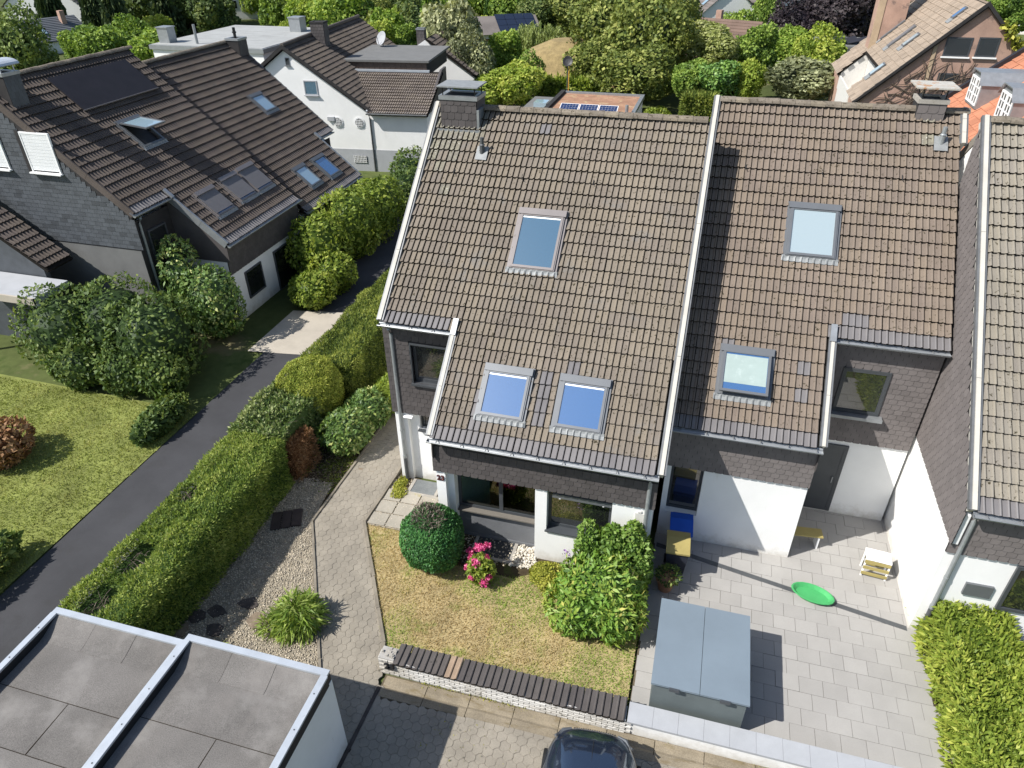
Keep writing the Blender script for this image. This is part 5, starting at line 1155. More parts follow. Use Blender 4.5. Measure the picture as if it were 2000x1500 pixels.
# ---------------------------------------------------------------- flat roofed building, brick house, orange roof, far houses
FB = thing('flat_roofed_building', 'wide white building with pale grey flat roof behind the dark roofs', 'building', (-30, 43, 0)); 
MT['flatroof'] = mat('pale_flat_roofing', (.33, .335, .325), .08, .8, 20, .12, .9, stains=[((.26, .26, .25), .5, .58)])
MB().box(-4.6, 4.9, -6.1, 4.9, -.2, 5.65).build('wall', [MT['white']], FB)
MB().box(-4.75, 5.05, -6.25, 5.05, 5.65, 5.95).build('fascia', [MT['zinc']], FB)
fr = MB().box(-4.6, 4.9, -6.1, 4.9, 5.95, 5.97).build('roof', [MT['flatroof']], FB)
for i in range(10): MB().box(-4.6, 4.9, -6.08+i*1.1, -6.1+(i+1)*1.1-.02, 5.97, 5.985+.004*(i % 2)).build('roofing_strip', [MT['flatroof']], fr)
for x, y, s in ((-3.9, -5.0, .9), (3.0, 2.5, 1.0)):
    MB().box(x-s/2, x+s/2, y-s/2, y+s/2, 5.98, 7.0).box(x-s/2-.05, x+s/2+.05, y-s/2-.05, y+s/2+.05, 7.0, 7.08).build('roof_hatch', [MT['zinc']], FB)
MB().tube([(-1.2, -5.2, 5.9), (-1.2, -5.2, 7.3)], .1, 8).build('flue', [MT['zinc']], FB)
for i in range(6): window(FB, -4.2+i*1.5, -3.4+i*1.5, 3.2, 4.8, -6.16, t=.06)
for i in range(5): MB().box(4.9, 4.93, -5.2+i*2, -4.2+i*2, 3.2, 4.8).build('window', [MT['window']], FB)
HBk = thing('brick_house', 'tall brick house at upper right with bare creepers on its gable', 'house', (20, 33, 0)); MK = wm(HBk)
MT['brick'] = mat('weathered_brick_pink', (.43, .28, .215), .16, 1.2, 30, .25, .95, bump=.4, bscale=30, stains=[((.20, .14, .115), 1.3, .58)]); MT['sand'] = mat('sandstone_trim', (.44, .33, .22), .1, 2)
MT['tilebrown'] = mat('flat_brown_tiles', (.34, .27, .205), .1, .8, 40, .15, .9, rnd=.22)
MB().prism([(-5.0, -.1), (5.0, -.1), (5.0, 5.2), (0, 10.0), (-5.0, 5.2)], 1, 0, 3.2).prism([(-3.5, -.1), (5.0, -.1), (5.0, 5.2), (0, 10.0), (-3.5, 6.55)], 1, 3.2, 8.7).prism([(-5.0, -.1), (5.0, -.1), (5.0, 5.2), (0, 10.0), (-5.0, 5.2)], 1, 8.7, 12).build('wall', [MT['brick']], HBk)
bk = MB()
def flat_tiles(root, P0, xd, yd, W, L, m, M, skip=None, w=.42, h=.34, limit=300, name='roof'):
    xd = Vector(xd).normalized(); yd = Vector(yd).normalized(); zd = xd.cross(yd); F = Matrix.Identity(4)
    for i in range(3): F[i][0] = xd[i]; F[i][1] = yd[i]; F[i][2] = zd[i]; F[i][3] = P0[i]
    VV = []
    for k in range(8): VV.append(MB().add([(.004, 0, .04), (w-.004, 0, .04), (w-.004, h+.06, .005), (.004, h+.06, .005), (.004, 0, .0), (w-.004, 0, .0)], [(0, 1, 2, 3), (4, 5, 1, 0)], 0, k/8).arr())
    pl = []
    for k in range(int(L/h)):
        for j in range(int(W/w)):
            x, y = j*w+(.5*w if k % 2 else 0), k*h
            if skip and skip(x, y): continue
            pl.append((F@Matrix.Translation((x, y, random.gauss(0, .004))), random.randrange(8)))
    d = MB().box(0, W, .0, L, -.14, -.01, 0, F) if not skip else MB().box(0, 3.6, 0, L, -.14, -.01, 0, F).box(3.6, 9.2, 1.9, L, -.14, -.01, 0, F).box(9.2, W, 0, L, -.14, -.01, 0, F)
    d = d.build(name, [MT['deck']], root); pieces('roof_tile', d, VV, pl, [MT[m]], M, limit=limit, rest='roof_tiles'); return F
ka = 1/math.hypot(1, .955)
# left slope: eave at x=-5.2; along +y is -x direction of the tile frame
FK = flat_tiles(HBk, (-5.25, 12.2, 5.1), (0, -1, 0), (ka, 0, .955*ka), 12.4, 7.3, 'tilebrown', MK, skip=lambda x, y: 3.5 < x < 9.0 and y < 1.9)
MB().prism([(5.3, 5.0), (5.3, 5.15), (0, 10.2), (0, 10.02)], 1, -.15, 12.2).build('far_slope', [MT['tilebrown']], HBk)
MB().prism([(-5.3, 4.98), (-5.3, 5.12), (0, 10.24), (5.3, 5.1), (5.3, 4.95), (0, 10.02)], 1, -.22, -.12).build('verge_board', [MT['slateback']], HBk)
lg = MB().box(-5.0, -3.52, 3.22, 3.27, 4.2, 5.2).box(-3.54, -3.51, 3.3, 8.65, 4.2, 6.5).box(-5.0, -3.55, 3.3, 8.65, -.1, 4.2).box(-5.05, -4.95, 3.3, 8.65, 4.2, 5.0).prism([(-5.0, 4.2), (-3.55, 4.2), (-3.55, 6.5), (-5.0, 5.15)], 1, 8.62, 8.69).build('loggia', [MT['meter']], HBk)
tw = MB().box(-3.7, -1.95, 8.8, 10.2, 4, 13.2).box(-3.72, -3.3, 8.76, 8.8, 4, 13.2, 1).build('chimney_tower', [MT['brick'], MT['sand']], HBk)
def kl(u0, u1, v0, v1, glass): # roof windows on the left slope: u along -y, v up slope
    T = FK@Matrix.Translation((u0, v0, .05)); o = MB().box(0, u1-u0, 0, v1-v0, 0, .07, 0, T).box(-.06, u1-u0+.06, -.3, -.0, -.02, .03, 1, T).build('skylight', [MT['alu'], MT['lead']], HBk); MB().box(.07, u1-u0-.07, .07, v1-v0-.1, .07, .08, 0, T).build('pane', [glass], o)
kl(3.1, 3.65, 3.0, 4.6, MT['shade']); kl(6.2, 6.75, 3.0, 4.7, MT['shade']); kl(8.4, 9.0, 3.5, 4.5, MT['lightpane']); kl(9.4, 10.0, 1.4, 2.35, MT['blindpane']); kl(10.1, 10.6, 5.9, 6.7, MT['bluepane'])
for a in ((-1.40, -.15, 7.62, 8.55), (.12, 1.12, 7.64, 8.58), (-1.30, -.30, 6.2, 6.8), (.25, 1.3, 5.9, 6.8)):
    wn = window(HBk, a[0], a[1], a[2], a[3], -.03, t=.07, glass='window'); MB().box(a[0]-.06, a[1]+.06, -.12, 0, a[2]-.07, a[2]-.005).build('sill', [MT['white']], wn)
MB().box(-1.92, -1.74, -.06, 0, -.1, 8.2).build('pilaster', [MT['sand']], HBk)
cr = MB()
for k in range(90):
    x = random.uniform(-4.2, 1.5); z = random.uniform(3.6, 6.4); pts = [(x, -.05, z)]; a = random.uniform(.2, 1.25)
    for i in range(7):
        a += random.gauss(0, .28); x += .34*math.cos(a)*(1 if k % 4 else -1); z += .34*math.sin(a)
        if z > 9.6-abs(x)*.95 or -1.45 < x < 1.2 and 7.5 < z < 8.6: break
        pts.append((x, -.05-random.uniform(0, .03), z))
    if len(pts) > 2: cr.tube(pts, [.024*(1-i/len(pts))+.007 for i in range(len(pts))], 5)
cr.build('bare_creeper', [MT['bark']], HBk, kind='stuff')
P = np.stack([rng.uniform(1.0, 5.1, 900), rng.normal(-.2, .1, 900), np.zeros(900)], 1); P[:, 2] = 10.2-.955*P[:, 0]+rng.normal(0, .12, 900); V, F, R = leaves(P, sph(900), .22, .16); put_foliage(HBk, V, F, R, LM['lime'], 'climber')
HO = thing('orange_roof_house', 'orange tiled roof with two white framed zinc dormers at the right edge', 'house', (17, 20, 0)); MO = wm(HO)
MT['tileorange'] = mat('orange_clay_tiles', (.50, .205, .115), .1, .8, 50, .15, .85, rnd=.2)
MB().prism([(-.3, -.1), (9, -.1), (9, 6), (4.5, 9.8), (-.3, 5.8)], 1, -5.8, 5.8).build('wall', [MT['white']], HO)
ko = 1/math.hypot(1, .84)
FO = flat_tiles(HO, (-1.3, 6.0, 5.2), (0, -1, 0), (ko, 0, .84*ko), 12, 8.2, 'tileorange', MO, w=.3, h=.35)
MB().box(-.1, 8.2, -.10, .15, -.05, .2, 0, FO@Matrix(((0, 1, 0, 0), (1, 0, 0, 0), (0, 0, 1, 0), (0, 0, 0, 1)))).build('verge_board', [MT['blackpanel']], HO)
T = FO@Matrix.Translation((7.2, 1.4, .1)); MB().box(0, 1.7, 0, 1.1, 0, .06, 0, T).build('solar_panel', [MT['bluepane']], HO)
def dormer(y0, y1, x, zb, zt, dz):
    d = MB(); ym = (y0+y1)/2; pr = [(y0, zb), (y1, zb), (y1, zt-.35), (y1-.35, zt), (y0+.35, zt), (y0, zt-.35)]
    d.prism(pr, 0, x, x+2.2); d.prism([(y0-.08, zt-.36), (y0+.3, zt+.06), (y1-.3, zt+.06), (y1+.08, zt-.36), (y1+.05, zt-.30), (y1-.32, zt+.10), (y0+.32, zt+.10), (y0-.05, zt-.30)], 0, x-.12, x+2.3)
    o = d.build('dormer', [MT['zinc']], HO)
    for a, b in ((y0+.12, ym-.04), (ym+.04, y1-.12)):
        f = MB(); f.box(x-.04, x-.005, a, a+.07, zb+.1, zt-.18).box(x-.04, x-.005, b-.07, b, zb+.1, zt-.18).box(x-.04, x-.005, a+.07, b-.07, zb+.1, zb+.18).box(x-.04, x-.005, a+.07, b-.07, zt-.26, zt-.18)
        m_ = (a+b)/2; f.box(x-.038, x-.005, m_-.03, m_+.03, zb+.18, zt-.26)
        for zz in (zb+.48, zb+.78): f.box(x-.036, x-.005, a+.07, b-.07, zz-.02, zz+.02)
        wd_ = f.build('dormer_window', [MT['framew']], o); MB().box(x-.015, x-.003, a+.07, b-.07, zb+.18, zt-.26).build('pane', [MT['window']], wd_)
dormer(2.5, 4.2, .9, 7.15, 8.45, 0); dormer(-.9, .8, 1.15, 7.2, 8.5, 0)
# green roofed garage in the gardens behind
GG = thing('green_roof_garage', 'flat garage with reddish sedum roof and three solar panels beyond the ridge', 'garage', (-.6, 39, 0))
MT['sedum'] = mat('sedum_roof', (.36, .20, .125), .2, 1.6, 30, .3, 1., bump=.5, bscale=25, stains=[((.40, .30, .17), 2.2, .56), ((.24, .22, .07), 3, .68)])
MB().box(-3.2, 2.75, -4, 3.2, -.1, 2.85).build('wall', [MT['white']], GG); MB().box(-3.0, 2.6, -4, 3.05, 2.86, 2.92).build('sedum', [MT['sedum']], GG)
MB().box(-3.3, -3.0, -4, 3.3, 2.8, 3.1).build('parapet', [MT['slateback']], GG); MB().box(2.6, 2.85, -4, 3.3, 2.8, 3.05).box(-3.0, 2.6, 3.05, 3.3, 2.8, 3.05).build('parapet', [MT['zinc']], GG)
MT['solar'] = mat('solar_cells_blue', (.014, .03, .095), .1, 3, rough=.3, spec=.6)
for i in range(3):
    T = Matrix.Translation((-2.2+i*1.32, -2.9, 2.98))@Matrix.Rotation(math.radians(18), 4, 'X'); p_ = MB().box(0, 1.26, 0, 1.0, 0, .04, 0, T).build('solar_panel', [MT['framew']], GG)
    for a in range(6):
        for b_ in range(4): MB().box(.04+a*.198, .04+a*.198+.188, .05+b_*.228, .05+b_*.228+.215, .04, .045, 0, T).build('solar_cell', [MT['solar']], p_)
MB().tube([(2.3, -2.4, 2.9), (2.3, -2.4, 3.5)], .11, 8).build('vent_pipe', [MT['zinc']], GG)
MB().box(-5.0, -3.31, -2, 2.6, -.1, 2.5).build('side_block', [MT['white']], GG); MB().box(-5.2, -3.31, -2.2, 2.8, 2.5, 2.65).build('side_roof', [MT['greyfelt']], GG); MB().box(-4.5, -3.6, -.6, .5, 2.65, 2.95).build('roof_light', [MT['lightpane']], GG)
dp = thing('dish_pole', 'dark satellite dish on a tall orange pole among the bushes', 'dish', (-3.7, 43.2, 0)); dish(dp, .38, 4.9, MT['black']); MT['orangepole'] = mat('orange_pole', (.6, .3, .05), .05, 3); MB().tube([(.12, 0, 0), (.12, 0, 4.7)], .035, 6).build('pole', [MT['orangepole']], dp)

def far_house(label, loc, rz, W, D, he, hr, roofm, wallm='white', hip=False, name='gabled_house', wins=2, lights=0):
    h = thing(name, label, 'house', loc, rz)
    MB().prism([(-W/2, -.2), (W/2, -.2), (W/2, he), (0, hr-.15), (-W/2, he)], 1, -D/2, D/2).build('wall', [MT[wallm]], h)
    for s in (-1, 1):
        n = 14; r = MB(); L = Vector((-s*W/2-s*.0, 0, hr-he))
        for k in range(n):
            a, b = k/n, (k+1)/n; x0, z0 = s*(W/2+.3)*(1-a), he-.2+(hr-he+.2)*a; x1, z1 = s*(W/2+.3)*(1-b), he-.2+(hr-he+.2)*b
            r.add([(x0, -D/2-.25, z0+.06), (x0, D/2+.25, z0+.06), (x1, D/2+.25, z1), (x1, -D/2-.25, z1), (x0, -D/2-.25, z0-.1), (x0, D/2+.25, z0-.1)], [(0, 1, 2, 3), (4, 5, 1, 0)], 0, random.random())
        rf = r.build('roof', [MT[roofm]], h)
        for i in range(lights):
            y = -D/4+i*D/3; a = .45; x, z = s*(W/2+.3)*(1-a), he-.2+(hr-he+.2)*a; an_ = math.atan2(hr-he+.2, W/2+.3)
            MB().box(-.6, .6, y-.4, y+.4, .1, .18, 0, Matrix.Translation((x, 0, z))@Matrix.Rotation(s*an_, 4, 'Y')).build('skylight', [MT['lightpane']], rf)
    for i in range(wins):
        x = -W/4+i*W/2; f = MB().box(x-.5, x+.5, -D/2-.04, -D/2, he-1.5, he-.3).build('window', [MT['framew']], h); MB().box(x-.42, x+.42, -D/2-.05, -D/2-.041, he-1.42, he-.38).build('pane', [MT['window']], f)
    chm = MB().box(W*.1, W*.1+.6, D*.2, D*.2+.6, he, hr+.7).build('chimney', [MT['brick']], h)
    return h
MT['tilefar'] = mat('far_roof_tiles', (.20, .175, .16), .15, .6, 12, .25, .9, rnd=.3); MT['tilefarbrown'] = mat('far_brown_tiles', (.20, .135, .105), .18, .6, 12, .25, .9, rnd=.3); MT['slatefar'] = mat('far_slate', (.13, .14, .155), .1, .6, 12, .15, .7, rnd=.2)
far_house('white house with grey tiled roof and roof windows at the top edge', (5.6, 101, 0), .35, 9, 10, 2.2, 6.0, 'tilefar', lights=2)
far_house('small white gabled house beside it at the top edge', (11.8, 100, 0), -.2, 5, 6, 2.4, 4.9, 'tilefar', wins=1)
far_house('old house with mossy brown roof and red chimney among the trees', (7.4, 73, 0), 1.2, 6, 6.5, 1.2, 4.6, 'tilefarbrown', 'plinth')
far_house('slate roofed house behind the light green trees at the top left', (-69, 103, 0), .5, 9, 10, 3.0, 8.5, 'slatefar', lights=1)
far_house('grey roofed house with wide dormer in the top left corner', (-93, 88, 0), .3, 11, 10, 3.0, 7.5, 'tilefar', lights=1)
far_house('low grey roofed house behind the dark conifers at left', (-74, 66, 0), -.3, 6, 7, 1.6, 3.6, 'slatefar', lights=1)
far_house('orange roofed house far off at the top centre', (-9, 118, 0), .1, 10, 9, 3, 8, 'tileorange')
far_house('pale house behind the beech at the top right', (14, 112, 0), .6, 8, 9, 3, 6.5, 'tilefar')
for i, (x, y) in enumerate([(-50, 112), (-30, 128), (32, 120), (-110, 120), (50, 110), (-12, 140), (16, 145)]): far_house(['brown', 'grey'][i % 2]+' roofed far house half hidden by trees, '+PLACES[min(9, max(0, int(screen((x, y, 3))[0][0]/200)))], (x, y, 0), i*.7, 9, 10, 3, 7, 'tilefar' if i % 2 else 'tilefarbrown')['group'] = 'far houses among the trees'
MT['darksolar'] = mat('dark_solar_cells', (.012, .018, .036), .1, 3, rough=.35, spec=.5)
sb = thing('bungalow', 'low white bungalow with dark solar roof between the trees', 'house', (-19, 77, 0), .5)
MB().box(-4, 4, -3, 3, -.1, 2.5).build('wall', [MT['white']], sb)
MB().prism([(-3.6, 2.4), (3.6, 2.4), (0, 3.9)], 0, -4.5, 4.5).build('roof', [MT['tilefar']], sb)
T = Matrix.Translation((-.5, -3.5, 2.52))@Matrix.Rotation(math.atan2(1.5, 3.6), 4, 'X')
for i in range(4):
    for j in range(3): MB().box(i*1.15, i*1.15+1.1, .3+j*1.2, .3+j*1.2+1.15, .02, .07, 0, T).build('solar_panel', [MT['darksolar']], sb)
for x in (-2.5, .5, 2.2): MB().box(x, x+1, -3.04, -3, .6, 1.9).build('window', [MT['window']], sb)
fg = thing('flat_roofed_garage', 'grey flat garage with tilted solar panels before the copper beech', 'garage', (17.8, 70.5, 0))
MB().box(-3.2, 4, -3, 3, -.1, 3.0).build('wall', [MT['meter']], fg); MB().box(-3.4, 4.2, -3.2, 3.2, 3.0, 3.2).build('roof', [MT['greyfelt']], fg)
MB().box(-2.6, -.8, -3.05, -3, .2, 2.3).build('garage_door', [MT['framew']], fg)
for i in range(5): T = Matrix.Translation((-1.5+i*1.15, -2.2, 3.25))@Matrix.Rotation(-.25, 4, 'Y'); MB().box(0, 1.1, 0, 3.6, 0, .05, 0, T).build('solar_panel', [MT['blackpanel']], fg)

# ---------------------------------------------------------------- trees
TM = dict(oak=leafmat('oak_leaf', [(0, (0.058, 0.089, 0.026)), (.5, (0.205, 0.248, 0.058)), (1, (0.494, 0.494, 0.147))], .2, .3, .2),
 mid=leafmat('maple_leaf', [(0, (0.063, 0.116, 0.026)), (.5, (0.201, 0.306, 0.058)), (1, (0.463, 0.568, 0.127))], .2, .35, .25),
 light=leafmat('linden_leaf', [(0, (0.081, 0.146, 0.024)), (.5, (0.259, 0.381, 0.065)), (1, (0.535, 0.600, 0.130))], .2, .4, .15),
 bright=leafmat('hazel_leaf', [(0, (0.113, 0.178, 0.024)), (.5, (0.356, 0.454, 0.073)), (1, (0.600, 0.600, 0.146))], .2, .4, .15),
 dark=leafmat('dark_broadleaf', [(0, (0.031, 0.057, 0.022)), (.5, (0.097, 0.144, 0.042)), (1, (0.246, 0.281, 0.088))], .2, .25, .25),
 silver=leafmat('willow_leaf', [(0, (0.081, 0.097, 0.049)), (.5, (0.251, 0.267, 0.138)), (1, (0.535, 0.543, 0.308))], .25, .3, .1),
 olive=leafmat('olive_green_leaf', [(0, (0.053, 0.088, 0.026)), (.5, (0.176, 0.238, 0.070)), (1, (0.386, 0.456, 0.140))], .2, .3, .15),
 cream=leafmat('pale_blossoming_leaf', [(0, (0.113, 0.146, 0.032)), (.5, (0.356, 0.389, 0.121)), (1, (0.600, 0.600, 0.308))], .2, .35, .1),
 laurelt=leafmat('glossy_green_leaf', [(0, (0.035, 0.088, 0.022)), (.5, (0.105, 0.228, 0.042)), (1, (0.298, 0.456, 0.105))], .6, .3, .1),
 beech=leafmat('copper_beech_leaf', [(0, (.012, .008, .012)), (.5, (.038, .028, .032)), (1, (.10, .08, .08))], .3, .15, .1),
 spruce=leafmat('spruce_needle', [(0, (0.018, 0.031, 0.018)), (.5, (0.053, 0.084, 0.039)), (1, (0.150, 0.185, 0.078))], .15, .15, .3),
 pine=leafmat('larch_needle', [(0, (0.054, 0.101, 0.020)), (.5, (0.176, 0.270, 0.047)), (1, (0.378, 0.486, 0.108))], .2, .35, .1),
 poplar=leafmat('poplar_leaf', [(0, (0.027, 0.068, 0.016)), (.5, (0.081, 0.162, 0.034)), (1, (0.203, 0.297, 0.068))], .2, .3, .1),
 weeping=leafmat('weeping_willow_leaf', [(0, (0.068, 0.101, 0.027)), (.5, (0.203, 0.257, 0.074)), (1, (0.432, 0.486, 0.189))], .2, .35, .1))
def crown_broad(seed, nl, n, leaf, flat=1.0):
    q = np.random.default_rng(seed); ps = []; C = []; Rr = []
    for i in range(nl):
        d = q.normal(0, 1, 3); d /= np.linalg.norm(d); rad = q.uniform(.28, .46); k = q.uniform(.35, .68)
        C.append(d*k*np.array([1, 1, flat])+np.array([0, 0, .05])); Rr.append(rad)
    C = np.array(C); Rr = np.array(Rr)
    for i in range(nl):
        m = int(n/nl); N = sph(m); P = C[i]+N*Rr[i]*(1+.18*wob(N*1.7+seed+i, 2.4)-rng.exponential(.07, m))[:, None]
        inside = (np.linalg.norm(P[:, None]-C[None], axis=2) < Rr[None]*.78); inside[:, i] = False; ok = ~inside.any(1)
        P, N = P[ok], N[ok]; ps.append(leaves(P, N, leaf, leaf*.62, .8, shell=True, r=np.clip(.5+q.normal(0, .13)+.18*wob(P*3+seed, 3)+rng.normal(0, .12, len(P)), 0, 1)))
    V, F, R = join(ps)
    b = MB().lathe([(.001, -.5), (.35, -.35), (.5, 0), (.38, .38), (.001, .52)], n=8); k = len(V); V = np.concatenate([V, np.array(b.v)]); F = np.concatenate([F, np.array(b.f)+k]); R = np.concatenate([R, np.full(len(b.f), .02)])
    return V, F, R
def crown_conifer(seed, n, droop=-.35, power=1.0):
    z = 1-2*np.sqrt(rng.uniform(0, 1, n)); tier = np.floor((z+1)*8)/8-1; rr = (1-z)/2; fr = 1-((z+1)*8 % 1)*.45
    a = rng.uniform(0, 6.28, n); na = np.floor((a+seed+tier*9)*1.9); rad = rr**power*fr*rng.uniform(.55, 1, n)**.5*(1+.15*np.sin(na*7.3))
    P = np.stack([rad*np.cos(a), rad*np.sin(a), z-.12*rad], 1); N = np.stack([np.cos(a), np.sin(a), np.full(n, droop)], 1); N /= np.linalg.norm(N, axis=1, keepdims=True)
    V, F, R = leaves(P, N, .20, .075, .35, np.clip(.25+.5*rad/np.maximum(rr, .05)*.8+.1*np.sin(na)+rng.normal(0, .1, n), 0, 1)); V[:, 2] *= 1
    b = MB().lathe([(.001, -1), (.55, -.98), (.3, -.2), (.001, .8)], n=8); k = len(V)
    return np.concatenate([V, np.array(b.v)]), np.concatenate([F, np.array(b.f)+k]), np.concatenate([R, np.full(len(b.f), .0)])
def crown_weep(seed, n):
    m = 150; a = rng.uniform(0, 6.28, m); r = np.sqrt(rng.uniform(.05, 1, m)); top = .75-.5*r**2+rng.normal(0, .08, m); ln = rng.uniform(.6, 1.5, m)
    i = rng.integers(0, m, n); t = rng.uniform(0, 1, n); P = np.stack([r[i]*np.cos(a[i])*(1+.08*t)+rng.normal(0, .02, n), r[i]*np.sin(a[i])*(1+.08*t)+rng.normal(0, .02, n), top[i]-ln[i]*t], 1)
    return leaves(P, np.tile((0, 0, -1.), (n, 1)), .15, .035, .3, np.clip(.75-.35*t+.15*np.sin(i*1.7), 0, 1))
CR = {}
placeholder = LM['greybush']
def proto(key, fn):
    V, F, R = fn(); CR[key] = mesh('crown', V, F, [placeholder], None, R)
for k in range(5): proto('b%d' % k, lambda k=k: crown_broad(k*7+1, 17, 14000, .108))
for k in range(3): proto('o%d' % k, lambda k=k: crown_broad(k*11+40, 26, 24000, .082, .95))
for k in range(3): proto('c%d' % k, lambda k=k: crown_conifer(k*5+2, 6500))
proto('p0', lambda: crown_broad(77, 16, 9000, .13)); proto('w0', lambda: crown_weep(3, 9000))
TRK = {}
def trunk_mesh(k):
    if k not in TRK:
        q = random.Random(k); b = MB().tube([(0, 0, -.05), (.02, .01, .25), (.05*q.uniform(-1, 1), .03, .6), (.0, .04, .95)], [.06, .045, .032, .012], 7)
        for i in range(4):
            a = q.uniform(0, 6.28); z = q.uniform(.35, .7); b.tube([(.02, .02, z), (.12*math.cos(a), .12*math.sin(a), z+.1), (.26*math.cos(a), .26*math.sin(a), z+.2)], [.024, .016, .006], 5)
        TRK[k] = mesh('trunk', np.array(b.v), b.f, [MT['bark']], None, b.r)
    return TRK[k]
def tree(kind, x, y, zc, rx, rz, label, group=None, cat='tree', ry=None):
    rz = rz*1.3 if kind == 'spruce' else rz; zc = max(zc, rz*.62 if kind not in ('spruce', 'pine') else rz*.98); root = thing(kind_name.get(kind, 'broadleaf_tree') if cat == 'tree' else 'garden_shrub', label, cat, (x, y, 0), 0, group)
    key = ('c%d' % random.randrange(3)) if kind in ('spruce', 'pine') else 'w0' if kind == 'weeping' else 'p0' if kind == 'poplar' else ('o%d' % random.randrange(3) if (kind in ('oak', 'beech') or rx > 3.6) else 'b%d' % random.randrange(5))
    o = link(CR[key], 'crown', root); o.location = (0, 0, zc); o.scale = (rx*1.08, rx*1.08, rz*1.06); o.rotation_euler = (0, 0, random.uniform(0, 6.28))
    o.material_slots[0].link = 'OBJECT'; o.material_slots[0].material = TM[kind]
    t = link(trunk_mesh(random.randrange(4)), 'trunk', root); h = max(zc+rz*.3, .5); t.scale = (min(h, 5)*.9, min(h, 5)*.9, h)
    return root
kind_name = dict(spruce='spruce_tree', pine='larch_tree', oak='oak_tree', beech='copper_beech', weeping='weeping_willow', silver='willow_tree', poplar='poplar_tree', light='linden_tree')
